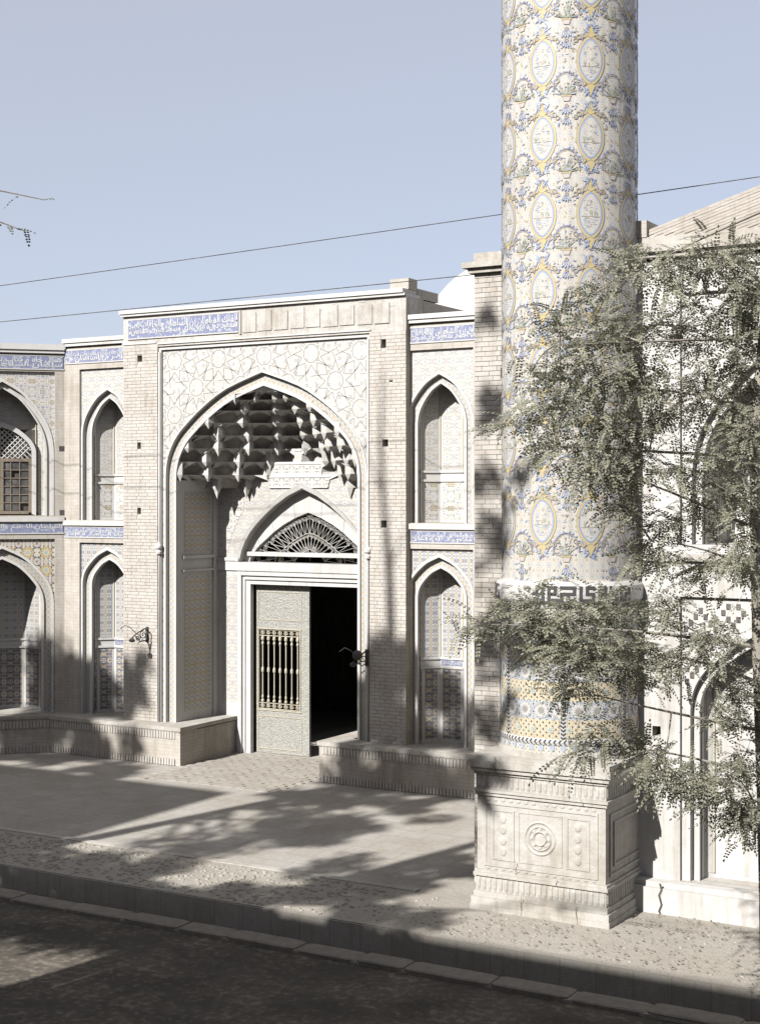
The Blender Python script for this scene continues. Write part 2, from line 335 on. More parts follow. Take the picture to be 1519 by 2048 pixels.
# ------------------------------------------------------------------ Persian lettering
FORM = {'ا': 'FE8D FE8E', 'ب': 'FE8F FE90 FE91 FE92', 'ت': 'FE95 FE96 FE97 FE98', 'ج': 'FE9D FE9E FE9F FEA0', 'ح': 'FEA1 FEA2 FEA3 FEA4', 'خ': 'FEA5 FEA6 FEA7 FEA8',
        'د': 'FEA9 FEAA', 'ر': 'FEAD FEAE', 'ز': 'FEAF FEB0', 'س': 'FEB1 FEB2 FEB3 FEB4', 'ش': 'FEB5 FEB6 FEB7 FEB8', 'ص': 'FEB9 FEBA FEBB FEBC', 'ط': 'FEC1 FEC2 FEC3 FEC4',
        'ع': 'FEC9 FECA FECB FECC', 'ف': 'FED1 FED2 FED3 FED4', 'ق': 'FED5 FED6 FED7 FED8', 'ك': 'FED9 FEDA FEDB FEDC', 'ل': 'FEDD FEDE FEDF FEE0', 'م': 'FEE1 FEE2 FEE3 FEE4',
        'ن': 'FEE5 FEE6 FEE7 FEE8', 'ه': 'FEE9 FEEA FEEB FEEC', 'و': 'FEED FEEE', 'ي': 'FEF1 FEF2 FEF3 FEF4'}
FORM = {k: [chr(int(c, 16)) for c in v.split()] for k, v in FORM.items()}
def shape(t):
    out = []
    for i, ch in enumerate(t):
        if ch not in FORM: out.append(ch); continue
        f = FORM[ch]; prev = i > 0 and t[i - 1] in FORM and len(FORM[t[i - 1]]) == 4; nxt = i + 1 < len(t) and t[i + 1] in FORM and len(f) == 4
        out.append(f[3] if prev and nxt else f[1] if prev else f[2] if nxt else f[0])
    return ''.join(out[::-1])
def letters(parent, rows, x0, x1, z0, z1, y, mat='letter'):
    """raised glazed lettering: rows of script overlapping one another as in the band"""
    mb = MB(); h = z1 - z0
    for txt, lo, hi in rows:
        c = bpy.data.curves.new('t', 'FONT'); c.body = shape(txt); c.resolution_u = 1; c.offset = .018
        o = bpy.data.objects.new('t', c); COL.objects.link(o); bpy.context.view_layer.update()
        me = bpy.data.meshes.new_from_object(o); vs_ = [v.co.copy() for v in me.vertices]
        a0 = min(v.x for v in vs_); a1 = max(v.x for v in vs_); b0 = min(v.y for v in vs_); b1 = max(v.y for v in vs_)
        base = len(mb.v); k = h * (hi - lo) / (b1 - b0)
        for v in vs_: mb.v.append((x0 + (x1 - x0) * (v.x - a0) / (a1 - a0), y, z0 + h * lo + k * (v.y - b0)))
        for p in me.polygons: mb.f.append(tuple(base + i for i in p.vertices)); mb.mi.append(0); mb.uvs.append(None)
        bpy.data.objects.remove(o); bpy.data.curves.remove(c); bpy.data.meshes.remove(me)
    return mb.build('inscription', mat, parent)
def inscription(parent, rows, x0, x1, z0, z1, y, ground='t_blueband'):
    MB().box(x0, x1, y, y + .03, z0, z1).build('inscription_ground', ground, parent)
    MB().box(x0 - .02, x1 + .02, y - .004, y + .03, z1, z1 + .022).box(x0 - .02, x1 + .02, y - .004, y + .03, z0 - .022, z0).build('inscription_border', 't_white', parent)
    letters(parent, rows, x0 + .02, x1 - .02, z0 + .008, z1 - .008, y - .004)
g = G('t_blueband', .4, .35); V = g.vor(g.com(g.sep(g.uv())[0], g.sep(g.uv())[1], 0.), 26.)
c = g.ramp(g.sep(V['Color'])[0], [(0, (.17, .185, .275)), (.55, (.20, .215, .30)), (.70, (.28, .30, .35)), (.84, (.18, .195, .28)), (.93, (.35, .355, .37))], True)
g.col(c); M['t_blueband'] = g.m
# ------------------------------------------------------------------ ground
YK = -7.22                                             # kerb edge of the pavement
g = G('groundmat', .95, .1); M['ground_far'] = simple('ground_far', (.36, .31, .25), (.44, .38, .31), .6)
tag(MB().face([(-400, -400, -.34), (400, -400, -.34), (400, 400, -.34), (-400, 400, -.34)]).build('ground', 'ground_far'), kind='structure')
tag(MB().box(-60, 70, -19.4, -7.96, -.6, -.13).build('road', 'road'), kind='structure')
mb = MB().box(-60, 70, YK, 30, -.5, 0)
fc = tag(mb.build('forecourt_pavement', 'paving'), kind='structure')
kb = tag(MB().box(-60, 70, -8.10, -7.82, -.4, -.10).build('kerb', 'earth'), kind='structure'); U_KERB = unit_box('kerb_stone', 'kerbstone', .08)
x = -4.
while x < 17:
    l = random.uniform(.55, 1.05); inst(U_KERB, kb, (x + l / 2, -7.96 + random.uniform(-.012, .012), -.15 + random.uniform(-.012, .008)), random.uniform(-.012, .012), (l - .02, .30, .15), 'kerb_stone'); x += l
mb = MB().box(-60, 70, -7.80, YK, -.5, -.30); tag(mb.build('gutter', 'road'), kind='structure')
# earth strip with cobbles between the paved court and the gutter
mb = MB().box(-60, 70, YK + .02, -5.72, -.2, .012); strip_o = tag(mb.build('cobbled_verge', 'earth'), kind='structure')
mb = MB().box(6.3, 40, -5.72, -4.75, -.2, .010); tag(mb.build('bare_earth', 'earth'), kind='structure')
mb = MB().box(-60, 6.28, -5.72, -5.60, -.2, .022); tag(mb.build('court_edging', 'stone'), kind='structure')
def cobble(mb, x, y, r, z):
    n = 7; a0 = random.random() * 6; e = random.uniform(.7, 1.2); b = len(mb.v)
    for k in range(n):
        a = a0 + 2 * pi * k / n; q = r * random.uniform(.85, 1.1)
        mb.v.append((x + q * cos(a), y + q * e * sin(a), z - .01))
    for k in range(n): mb.v.append((x + .62 * (mb.v[b + k][0] - x), y + .62 * (mb.v[b + k][1] - y), z + r * .38))
    mb.v.append((x, y, z + r * .48))
    for k in range(n):
        j = (k + 1) % n; mb.f += [(b + k, b + j, b + n + j, b + n + k), (b + n + k, b + n + j, b + 2 * n)]; mb.mi += [0, 0]; mb.uvs += [None, None]
mb = MB()
for i in range(2600):
    x = random.uniform(-4, 11); y = random.uniform(YK + .08, -5.8) if x < 8.6 else random.uniform(YK + .08, -4.9)
    if 6.9 < x < 8.95 and y > -6.2: continue
    pr = .9 if x < 6 else .35
    if random.random() < pr: cobble(mb, x, y, random.uniform(.015, .042) if x < 6 else random.uniform(.012, .03), .012)
tag(mb.build('cobblestones', 'cobble', strip_o), kind='stuff')
# loose brick paving in front of the door: bricks one can pick out
k = 0
for r in range(30):
    for c_ in range(12):
        x = -1.30 + c_ * .232 + (.116 if r % 2 else 0); y = 1.52 - r * .118
        if x > 1.36 or k >= 300: continue
        k += 1; inst(U_PAVER, fc, (x, y, -.012 + random.uniform(0, .006)), random.uniform(-.02, .02), (.222, .108, .04), 'paving_brick')
# fallen leaves and litter near the pedestal
mb = MB()
for i in range(900):
    x = random.uniform(7.2, 11.5); y = random.uniform(-7.1, -4.9)
    if 6.9 < x < 8.95 and y > -6.1: continue
    a = random.random() * 6.3; l = random.uniform(.015, .04); z = .022 + random.random() * .01
    mb.face([(x, y, z), (x + l * cos(a), y + l * sin(a), z + .006), (x + 1.3 * l * cos(a + .5), y + 1.3 * l * sin(a + .5), z), (x + .7 * l * cos(a + .9), y + .7 * l * sin(a + .9), z + .004)])
tag(mb.build('fallen_leaves', 'bark', None), 'dry fallen leaves scattered on bare earth by the pedestal', 'leaves', kind='stuff')

# ------------------------------------------------------------------ the portal
por = thing('portal', 'tall sunlit brick portal with pointed arch, stalactite vault and half open door', 'portal')
XL, XR = -2.99, 2.98; FL, FR, FT = -2.19, 2.28, 7.535; ZP = .69
def hole_boxes(par, holes, y0, dep=.28):
    for a, b, c_, d in holes:
        mb = MB(); recess(mb, a, b, c_, d, y0, y0 + dep); mb.rect(a, b, c_, d, y0 + dep); mb.build('putlog_hole', 'mortar', par)
def pier(par, x0, x1, z0, z1, y, holes, key=None, limit=300):
    MB().poly([(x0, z0), (x1, z0), (x1, z1), (x0, z1)], y + .010, 0, [[(a, c_), (b, c_), (b, d), (a, d)] for a, b, c_, d in holes]).build('pier_core', 'mortar', par)
    hole_boxes(par, holes, y + .010); bricks(par, x0, x1, z0, z1, y, holes, limit=limit, key=key)
HR = [(2.50, 2.60, 7.27, 7.42), (2.53, 2.64, 5.63, 5.75), (2.50, 2.61, 4.28, 4.40), (2.66, 2.73, 6.70, 6.73)]
HL = [(-2.66, -2.55, 7.28, 7.40), (-2.66, -2.58, 5.68, 5.80), (-2.66, -2.58, 4.48, 4.60)]
pier(por, FR, XR, ZP, FT, 0, HR); pier(por, XL, FL, ZP, FT, 0, HL)
MB().box(XL, XR, .003, .6, FT, 8.12).build('attic_wall', 'plaster', por)
MB().box(XL - .03, XR, -.05, .5, 8.12, 8.165).box(XL - .05, XR - .02, -.075, .5, 8.165, 8.235).build('cornice', 'gypsum', por)
MB().box(XL - .02, FL - .03, -.014, .0, 7.60, 7.64).box(FL, FR + .03, -.018, .0, 7.575, 7.60).build('string_moulding', 'gypsum', por)
MB().box(2.62, 2.975, .10, .40, 8.237, 8.42).build('parapet_post', 'brickwork', por)
MB().box(1.9, 2.975, .42, 1.15, 8.12, 8.28).box(XL + .02, 1.88, .62, 3.4, 7.0, 8.2).box(1.88, 2.976, .62, 3.2, 5.0, 8.1).build('parapet_wall', 'brickwork', por)
MB().box(XR - .04, XR, .053, .6, ZP, FT).build('side_wall', 'brickwork', por)
MB().box(XL, XL + .04, .053, .6, ZP, FT).build('side_wall', 'brickwork', por)
# bare plaster where the tiles of the band have fallen off
mb = MB()
for i in range(26):
    x = random.uniform(-.3, 2.75); z = random.choice([random.uniform(7.66, 7.8), random.uniform(7.95, 8.08)]); l = random.uniform(.02, .12); h = random.uniform(.006, .03)
    mb.box(x, x + l, -.002, .01, z, z + h)
mb.build('exposed_mortar_patch', 'mortar', por)
for x in (-.30, .02, .36, .70, 1.02, 1.37, 1.70, 2.05, 2.38):
    MB().box(x, x + .29, -.014 + random.uniform(-.004, .003), .004, 7.68 + random.uniform(0, .02), 8.04 + random.uniform(-.03, .02)).build('plaster_panel', 'plaster', por)
MB().box(-.37, -.33, -.02, .01, 7.66, 8.08).build('band_end', 'mortar', por)
inscription(por, [('الملك السلطان بن السلطان والخاقان ناصر', .38, 1), ('السعيد دولة ايران بناي مسجد مبارك السلطنة', 0, .62)], -2.86, -.38, 7.715, 8.045, -.016)
# frame: two fine recessed steps round the spandrels
mb = MB(); recess(mb, FL, FR, ZP, FT, .0, .03, 0, False); recess(mb, FL + .06, FR - .06, ZP, FT - .06, .03, .075, 0, False)
for a, b in ((FL, FL + .06), (FR - .06, FR)): mb.rect(a, b, ZP, FT - .06, .03)
mb.rect(FL, FR, FT - .06, FT, .03); mb.build('frame_moulding', 'gypsum', por)
for s in (-1, 1):
    x = FR - .03 if s > 0 else FL + .03; MB().tube([(x, .012, ZP), (x, .012, FT - .1)], .017, 8).build('frame_bead', 'gypsum', por, True)
    MB().lathe([(.0, 3.74), (.05, 3.76), (.055, 3.80), (.03, 3.83), (.06, 3.87), (.06, 3.91), (.02, 3.97), (0, 3.98)], 12, cx=x, cy=.0).build('frame_knot', 'gypsum', por, True)
XP = .06
AO = arch(2.11, 5.15, 6.98, ZP, XP); AI = arch(1.97, 5.12, 6.82, ZP, XP); AJ = arch(1.92, 5.10, 6.75, ZP, XP)
SX = FR - .06; SZ = FT - .06
mb = MB(); spandrel(mb, FL + .06, SX, SZ, AO, .075); mb.build('spandrel', 'tile_spandrel', por)
mb = MB(); mb.strip(AO, .075, AO, .15); mb.strip(AO, .15, AI, .15, 1); mb.build('arch_border', ['gypsum', 'tile_border'], por)
mb = MB(); mb.strip(AI, .15, AI, .115).strip(AI, .115, AJ, .115).strip(AJ, .115, AJ, .15); mb.build('arch_moulding', 'gypsum', por)
AS = arch(2.14, 5.15, 7.01, ZP, XP); mb = MB(); mb.strip(AS, .058, AO, .058).strip(AS, .075, AS, .058).strip(AO, .058, AO, .075); mb.build('arch_rib', 'gypsum', por)
# strapwork of star polygons on the spandrels
def inside_spandrel(x, z): return FL + .09 < x < SX - .03 and z < SZ - .04 and abs(x - XP) > arch_hw(z, 2.17, 5.15, 7.03) and z > 5.2
def strap(parent, segs, y, w_, mats='t_line'):
    mb = MB()
    for (x0, z0), (x1, z1) in segs:
        n = max(2, int(sqrt((x1 - x0) ** 2 + (z1 - z0) ** 2) / .03)); prev = None
        d = sqrt((x1 - x0) ** 2 + (z1 - z0) ** 2)
        if d < 1e-6: continue
        nx, nz = -(z1 - z0) / d * w_, (x1 - x0) / d * w_
        run = None
        for i in range(n + 1):
            t = i / n; p = (x0 + (x1 - x0) * t, z0 + (z1 - z0) * t); ok = inside_spandrel(*p)
            if ok and run is None: run = p
            if run and (not ok or i == n):
                q = p; mb.face([(run[0] - nx, y, run[1] - nz), (q[0] - nx, y, q[1] - nz), (q[0] + nx, y, q[1] + nz), (run[0] + nx, y, run[1] + nz)][::1])
                run = None
    return mb
segs = []; P_ = .98
for i in range(-4, 5):
    for j in range(-1, 4):
        for (ox, oz, R, ph) in ((0, 0, .36, 0), (P_ / 2, P_ / 2, .36, pi / 10)):
            cx, cz = i * P_ + ox + .1, 5.3 + j * P_ + oz
            pts = [(cx + (R if k % 2 == 0 else R * .56) * cos(ph + pi * k / 10), cz + (R if k % 2 == 0 else R * .56) * sin(ph + pi * k / 10)) for k in range(20)]
            segs += [(pts[k], pts[(k + 1) % 20]) for k in range(20)]
            pts = [(cx + .16 * cos(ph + 2 * pi * k / 10), cz + .16 * sin(ph + 2 * pi * k / 10)) for k in range(10)]
            segs += [(pts[k], pts[(k + 1) % 10]) for k in range(10)]
            for k in range(0, 20, 2):
                a = ph + pi * k / 10; segs.append(((cx + R * cos(a), cz + R * sin(a)), (cx + .50 * cos(a + .12), cz + .50 * sin(a + .12))))
tag(strap(por, segs, .0735, .0066).build('star_strapwork', 't_line', por), kind='stuff')
mb = MB(); 
for i in range(len(AS) - 1): pass
# jambs
YB = 1.37
for s in (-1, 1):
    x = XP + s * 1.92; flip = (lambda q: q) if s < 0 else (lambda q: q[::-1])
    def side(z0, z1, y0, y1, off, mt, nm):
        xx = x - s * off; MB().face(flip([(xx, y0, z0), (xx, y1, z0), (xx, y1, z1), (xx, y0, z1)])).build(nm, mt, por)
    side(ZP, 5.10, .15, YB, 0, 'gypsum', 'jamb_wall')
    side(.86, 3.36, .36, 1.16, .004, 'tile_jamb', 'jamb_panel'); side(3.78, 4.90, .36, 1.16, .004, 'tile_jamb', 'jamb_panel')
    bx = sorted((x, x - s * .04)); MB().box(bx[0], bx[1], .30, YB, 3.42, 3.46).box(bx[0], bx[1], .30, YB, 3.66, 3.72).build('jamb_cornice', 'gypsum', por)
    bx = sorted((x, x - s * .035)); MB().box(bx[0], bx[1], YB - .15, YB, .69, 4.95).build('jamb_pilaster', 'gypsum', por)
# back wall round the door
for s in (-1, 1):
    a, b = sorted((s * 1.40, s * 1.92)); MB().rect(a, b, ZP - .69, 3.42, YB).build('door_side_wall', 'gypsum', por)
    a, b = sorted((s * 1.46, s * 1.79)); MB().rect(a, b, .95, 3.34, YB - .004).build('door_side_panel', 'tile_floral', por)
    a, b = sorted((s * 1.40, s * 1.92)); MB().box(a, b, YB - .03, YB, 3.42, 3.60).box(a, b, YB - .05, YB, 3.60, 3.66).build('side_cornice', 'gypsum', por)
    MB().box(*sorted((s * 1.33, s * 1.41)), YB - .05, YB + .06, .0, 3.42).build('door_architrave', 'marble', por)
    MB().box(*sorted((s * 1.275, s * 1.328)), YB - .005, YB + .08, .0, 3.33).build('door_architrave', 'marble', por)
    MB().box(*sorted((s * 1.165, s * 1.273)), YB + .02, YB + .12, .0, 3.25).build('door_architrave', 'marble', por)
MB().box(-1.42, 1.42, YB - .07, YB + .25, 3.42, 3.58).build('door_lintel', 'marble', por)
MB().box(-1.328, 1.328, YB - .05, YB + .10, 3.335, 3.415).box(-1.273, 1.273, YB - .012, YB + .16, 3.255, 3.332).box(-1.163, 1.163, YB + .02, YB + .2, 3.17, 3.252).build('door_head', 'marble', por)
TPR = [(1, 0), (.96, .16), (.90, .29), (.82, .41), (.71, .53), (.58, .65), (.43, .77), (.23, .90), (0, 1)]; TPF = [(1, 0), (.97, .10), (.91, .21), (.82, .34), (.70, .47), (.575, .61), (.42, .75), (.22, .89), (0, 1)]
TO = arch(1.46, 3.58, 5.05, 3.58, 0, TPR); T1 = arch(1.40, 3.58, 4.95, 3.58, 0, TPR); T2 = arch(1.335, 3.58, 4.83, 3.58, 0, TPR); T3 = arch(1.31, 3.58, 4.51, 3.58, 0, TPF)
mb = MB(); spandrel(mb, -1.92, 1.92, 5.25, TO, YB); mb.build('tympanum_wall', 'tile_floral', por)
for s in (-1, 1):       # pierced-looking dark arabesque panels beside the arch
    q = [(s * 1.80, 3.80), (s * 1.66, 3.80), (s * 1.60, 4.02), (s * 1.44, 4.35), (s * 1.30, 4.55), (s * 1.30, 4.92), (s * 1.42, 4.98), (s * 1.66, 4.90), (s * 1.60, 4.5), (s * 1.80, 4.2)]
    MB().poly(q, YB - .005).build('arabesque_panel', 'tile_black', por)
mb = MB(); mb.strip(TO, YB, TO, YB - .05).strip(TO, YB - .05, T1, YB - .02).strip(T1, YB - .02, T1, YB + .04); mb.build('tympanum_moulding', 'gypsum', por)
mb = MB(); mb.strip(T1, YB + .04, T1, YB + .17); mb.build('tympanum_border', 'tile_border_pale', por)
mb = MB(); mb.strip(T1, YB + .17, T3, YB + .19).strip(T3, YB + .19, T3, YB + .34); mb.build('tympanum_soffit', 'gypsum', por)
mb = MB()
for k in range(2, len(T1) - 2):
    if k % 2: continue
    a, b = T1[k], T3[k]
    d = Vector((b[0] - a[0], b[1] - a[1])); n_ = Vector((-d.y, d.x)).normalized() * .004
    mb.face([(a[0] - n_.x, YB + .166, a[1] - n_.y), (b[0] - n_.x, YB + .186, b[1] - n_.y), (b[0] + n_.x, YB + .186, b[1] + n_.y), (a[0] + n_.x, YB + .166, a[1] + n_.y)])
tag(mb.build('tympanum_joints', 't_grey', por), kind='stuff')
MB().box(-1.3, 1.3, YB + .10, YB + .20, 3.695, 3.77).build('transom_bar', 'marble', por)
# wrought iron fan grille
gr = bpy.data.objects.new('fan_grille', None); COL.objects.link(gr); gr.parent = por; GY = YB + .25; gr.location = (0, GY, 3.60)
def rmax(a):
    r = .2
    while r < 1.6:
        x, z = r * cos(a), 3.60 + r * sin(a)
        if z > 4.5 or abs(x) > 1.31 * max([q[0] + (q2[0] - q[0]) * ((z - 3.58) / .93 - q[1]) / (q2[1] - q[1]) for q, q2 in zip(TPF, TPF[1:]) if q[1] <= (z - 3.58) / .93 <= q2[1]] or [0]): break
        r += .01
    return r
def spiral(cx, cz, R, a0, sgn, turns=1.6, n=16):
    return [(cx + R * (1 - .82 * k / n) * cos(a0 + sgn * turns * 2 * pi * k / n), 0, cz + R * (1 - .82 * k / n) * sin(a0 + sgn * turns * 2 * pi * k / n)) for k in range(n + 1)]
NS = 17
for k in range(NS):
    a = pi * (k + .5) / NS; R = rmax(a) - .02; da = pi / NS
    mb = MB()
    for lo, hi in ((.26, .58), (.60, .985)):
        r0, r1 = lo * R, hi * R; w_ = min(.34 * da * r1 * 1.9, .13)
        for s in (-1, 1):
            t = a + s * da * .10; e = a + s * da * .30; rr = w_ * .44
            cx, cz = (r1 - rr) * cos(e), (r1 - rr) * sin(e)
            ds = e + s * pi / 2
            p0 = (r0 * cos(t), 0, r0 * sin(t)); sp = spiral(cx, cz, rr, ds, -s if False else s)
            mb.tube([p0, sp[0]] + sp[1:], .0065, 4)
        if hi > .9: mb.tube([(r0 * cos(a), 0, r0 * sin(a)), (r1 * cos(a), 0, r1 * sin(a))], .005, 4)
    mb.build('scroll_bar', 'iron_white', gr)
for fr in (.26, .60):
    pts = []
    for k in range(41):
        a = pi * k / 40; R = (rmax(max(.03, min(pi - .03, a))) - .02) * fr; pts.append((R * cos(a), 0, max(0, R * sin(a))))
    MB().tube(pts, .009, 5).build('grille_hoop', 'iron_white', gr)
mb = MB()
for s in (-1, 1): mb.tube(spiral(s * .075, .20, .075, pi / 2 if s > 0 else pi / 2, -s, 1.8), .010, 5).tube([(0, 0, 0), (0, 0, .14), (s * .075, 0, .275)], .009, 5)
for s in (-1, 1):
    for x in (.35, .62, .9): mb.tube(spiral(s * x, .06, .055, pi, -s, 1.5), .008, 4)
mb.build('grille_heart', 'iron_white', gr)
# the vault of small cells
muq = bpy.data.objects.new('stalactite_vault', None); COL.objects.link(muq); muq.parent = por
AHW, AZS, AZA = 1.92, 5.10, 6.75; YC = .135
DB = YB - .02 - YC
def arch_z(x):
    x = abs(x) / AHW
    for (a, b), (c_, d) in zip(P3, P3[1:]):
        if c_ <= x <= a + 1e-9: return AZS + (AZA - AZS) * (b + (d - b) * (a - x) / max(a - c_, 1e-6))
    return AZS
CACHE = {}
def contour(z):
    """plan of the vault at height z: it comes forward to meet the arch as it rises"""
    if z in CACHE: return CACHE[z]
    h = arch_hw(z, AHW, AZS, AZA); n = 80; pl = []
    for i in range(n + 1):
        x = -h * cos(pi * i / n); m = arch_z(min(abs(x), AHW - 1e-4)) - z
        if z <= AZS: m = max(m, 1.4 * (AHW - abs(x)) + .55)
        r = .30; d = (.80 + .45 * math.exp(-(x / .85) ** 4)) * max(m, 0); corner = DB - max(0, abs(x) - 1.05) * .42
        pl.append((x, YC + min(d, corner)))
    L = [0]
    for p, q in zip(pl, pl[1:]): L.append(L[-1] + sqrt((p[0] - q[0]) ** 2 + (p[1] - q[1]) ** 2))
    CACHE[z] = (pl, L); return CACHE[z]
def cpt(t, z, push=0, dz=0):
    pl, L = contour(z); d = t * L[-1]
    for i in range(len(L) - 1):
        if d <= L[i + 1] + 1e-9:
            f = (d - L[i]) / max(L[i + 1] - L[i], 1e-9); p, q = pl[i], pl[i + 1]; x, y = p[0] + (q[0] - p[0]) * f, p[1] + (q[1] - p[1]) * f
            a, b = pl[max(i - 3, 0)], pl[min(i + 4, len(pl) - 1)]; nx, ny = -(b[1] - a[1]), b[0] - a[0]; l = max(sqrt(nx * nx + ny * ny), 1e-6); break
    return Vector((x + push * nx / l, y + push * ny / l, z + dz))
ZT = [4.96, 5.20, 5.44, 5.68, 5.91, 6.13, 6.34, 6.52, 6.66]
for k in range(len(ZT) - 1):
    z0, z1 = ZT[k], ZT[k + 1]; h = z1 - z0
    N = max(4, int(round(contour(z0)[1][-1] / .58))); run = []; tb_ = []
    for i in range(N):                     # broad niches and slim ribs in turn, staggered from tier to tier
        w0 = 1.45 if k % 2 == 0 else .55; tb_ += [w0, 2 - w0]
    tot = sum(tb_); acc = 0; edges = []
    for q in tb_: edges.append((acc / tot, (acc + q) / tot, q > 1)); acc += q
    for t0, t1, wide in edges:
        tm = (t0 + t1) / 2
        if cpt(t0, z1).y > YC + DB - .03 and cpt(t1, z1).y > YC + DB - .03 and abs(cpt(tm, z0).x) < 1.05: run.append((t0, t1)); continue
        A, B = cpt(t0, z0), cpt(t1, z0); A2, B2 = cpt(t0, z1), cpt(t1, z1); T = cpt(tm, z1); mb = MB()
        if wide:
            e = random.uniform(.19, .26); ta, tc = t0 + (t1 - t0) * .28, t1 - (t1 - t0) * .28; hk = h * random.uniform(.55, .75)
            p0, p1 = cpt(ta, z0, e), cpt(tc, z0, e); q0, q1 = cpt(ta, z0, e, hk), cpt(tc, z0, e, hk); a1, b1 = A + Vector((0, 0, hk * .8)), B + Vector((0, 0, hk * .8))
            for q, mt in (((A, p0, q0, a1), 1), ((p0, p1, q1, q0), 1), ((p1, B, b1, q1), 1), ((a1, q0, T), 0), ((q0, q1, T), 0), ((q1, b1, T), 0), ((a1, T, A2), 0), ((b1, B2, T), 0)): mb.face(q, mt)
        else:
            dr = h * random.uniform(.35, .7) if k else .2; R_ = cpt(tm, z0, -.07); a1, b1, r1 = A + Vector((0, 0, h * .7)), B + Vector((0, 0, h * .7)), R_ + Vector((0, 0, h * .7)); D = cpt(tm, z0, -.01, -dr)
            for q, mt in (((A, R_, r1, a1), 0), ((R_, B, b1, r1), 1), ((a1, r1, T), 0), ((r1, b1, T), 0), ((a1, T, A2), 0), ((b1, B2, T), 0), ((A, D, R_), 0), ((R_, D, B), 1)): mb.face(q, mt)
        mb.build('vault_cell', ['gypsum', 'cell_tile'], muq)
    if run:
        x0, x1 = cpt(run[0][0], z0).x, cpt(run[-1][1], z0).x; u0, u1 = cpt(run[0][0], z1).x, cpt(run[-1][1], z1).x; y = YC + DB
        f = lambda a: (x0 + (u0 - x0) * a, x1 + (u1 - x1) * a, z0 + h * a)
        mb = MB()
        for a, b, mt, pr in ((0, .16, 0, .012), (.16, .80, 1, 0), (.80, 1, 0, .012)):
            p, q = f(a), f(b); mb.face([(p[0], y - pr, p[2]), (p[1], y - pr, p[2]), (q[1], y - pr, q[2]), (q[0], y - pr, q[2])], mt)
        mb.build('vault_band', ['gypsum', 'tile_black' if k in (0, 1) else 'cell_tile'], muq)
mb = MB()
for i in range(12): mb.face([cpt(i / 12, ZT[-1]), cpt((i + 1) / 12, ZT[-1]), Vector((0, YC, 6.77))])
mb.build('vault_crown', 'gypsum', muq)
mb = MB()
for k in range(len(ZT) - 1):       # rough masonry behind the cells
    for i in range(16): mb.face([cpt(i / 16, ZT[k], .2), cpt((i + 1) / 16, ZT[k], .2), cpt((i + 1) / 16, ZT[k + 1], .2), cpt(i / 16, ZT[k + 1], .2)])
mb.build('vault_backing', 'mortar', muq)
# dark hall behind the door
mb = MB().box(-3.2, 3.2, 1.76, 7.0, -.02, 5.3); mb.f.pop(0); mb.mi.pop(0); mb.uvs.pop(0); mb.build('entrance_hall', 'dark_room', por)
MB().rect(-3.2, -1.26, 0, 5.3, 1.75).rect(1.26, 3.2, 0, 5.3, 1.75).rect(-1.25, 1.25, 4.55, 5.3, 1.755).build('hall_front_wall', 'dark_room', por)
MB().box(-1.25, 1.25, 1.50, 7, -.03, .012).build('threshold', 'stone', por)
# door leaves
def leaf(dx, nm='door_leaf'):
    d = bpy.data.objects.new(nm, None); COL.objects.link(d); d.parent = por
    def P(x0, x1, y0, y1, z0, z1, n, mt): return MB().box(x0, x1, y0, y1, z0, z1).build(n, mt, d)
    P(0, .075, 0, .05, .02, 3.15, 'stile', 'door_metal'); P(.985, 1.19, 0, .05, .02, 3.15, 'stile', 'door_metal')
    P(.076, .984, 0, .05, 2.33, 3.15, 'rail', 'door_metal'); P(.076, .984, 0, .05, .02, .83, 'rail', 'door_metal')
    for z0, z1 in ((2.50, 3.02), (.10, .70)):
        for q in ((.05, 1.02, z0, z0 + .014), (.05, 1.02, z1, z1 + .014), (.05, .064, z0 + .015, z1 - .001), (1.006, 1.02, z0 + .015, z1 - .001)):
            MB().box(q[0], q[1], -.010, .0, q[2], q[3]).build('gilt_moulding', 'brass', d)
    for q in ((.04, 1.02, 2.33, 2.352), (.04, 1.02, .812, .832), (.04, .06, .833, 2.329), (.985, 1.005, .833, 2.329)):
        MB().box(q[0], q[1], -.014, .0, q[2], q[3]).build('gilt_moulding', 'brass', d)
    for z0 in (2.20, .835):
        mb = MB(); mb.box(.076, .984, .012, .03, z0, z0 + .014).box(.076, .984, .012, .03, z0 + .105, z0 + .118)
        for k in range(7):
            x = .076 + .13 * (k + .5)
            for s in (-1, 1): mb.tube([(p[0], .02, p[2]) for p in spiral(x + s * .03, z0 + .06, .03, pi / 2, s, 1.3, 10)], .0075, 4)
            mb.tube([(x, .02, z0 + .01), (x, .02, z0 + .11)], .01, 5)
        mb.build('scroll_frieze', 'brass', d)
    pr = [(.010, .955), (.030, .97), (.030, 1.0), (.012, 1.02), (.024, 1.06), (.012, 1.10), (.011, 1.50), (.026, 1.53), (.028, 1.56), (.026, 1.59), (.011, 1.62), (.012, 2.02), (.026, 2.06), (.012, 2.10), (.032, 2.13), (.032, 2.17), (.012, 2.20)]
    for k in range(7):
        x = .076 + .13 * (k + .5); MB().lathe(pr, 10, cx=x, cy=.025).build('baluster', 'brass', d, True)
    return d
def door_mat():
    g = G('door_metal', .5, .4); V = g.vor(g.pos(), 38.); n = g.noise(g.pos(), 30, 5.)
    c = g.ramp(n, [(.3, (.24, .235, .21)), (.55, (.33, .32, .285)), (.75, (.41, .39, .33))]); g.col(g.mix(g.ma('MULTIPLY', V['Distance'], .7), c, (.19, .18, .155)))
    g.bump(V['Distance'], .8, .012); M['door_metal'] = g.m
door_mat()
d1 = leaf(0); d1.location = (-1.155, 1.55, 0)
d2 = leaf(1); d2.location = (1.15, 1.62, 0); d2.rotation_euler = (0, 0, radians(96))

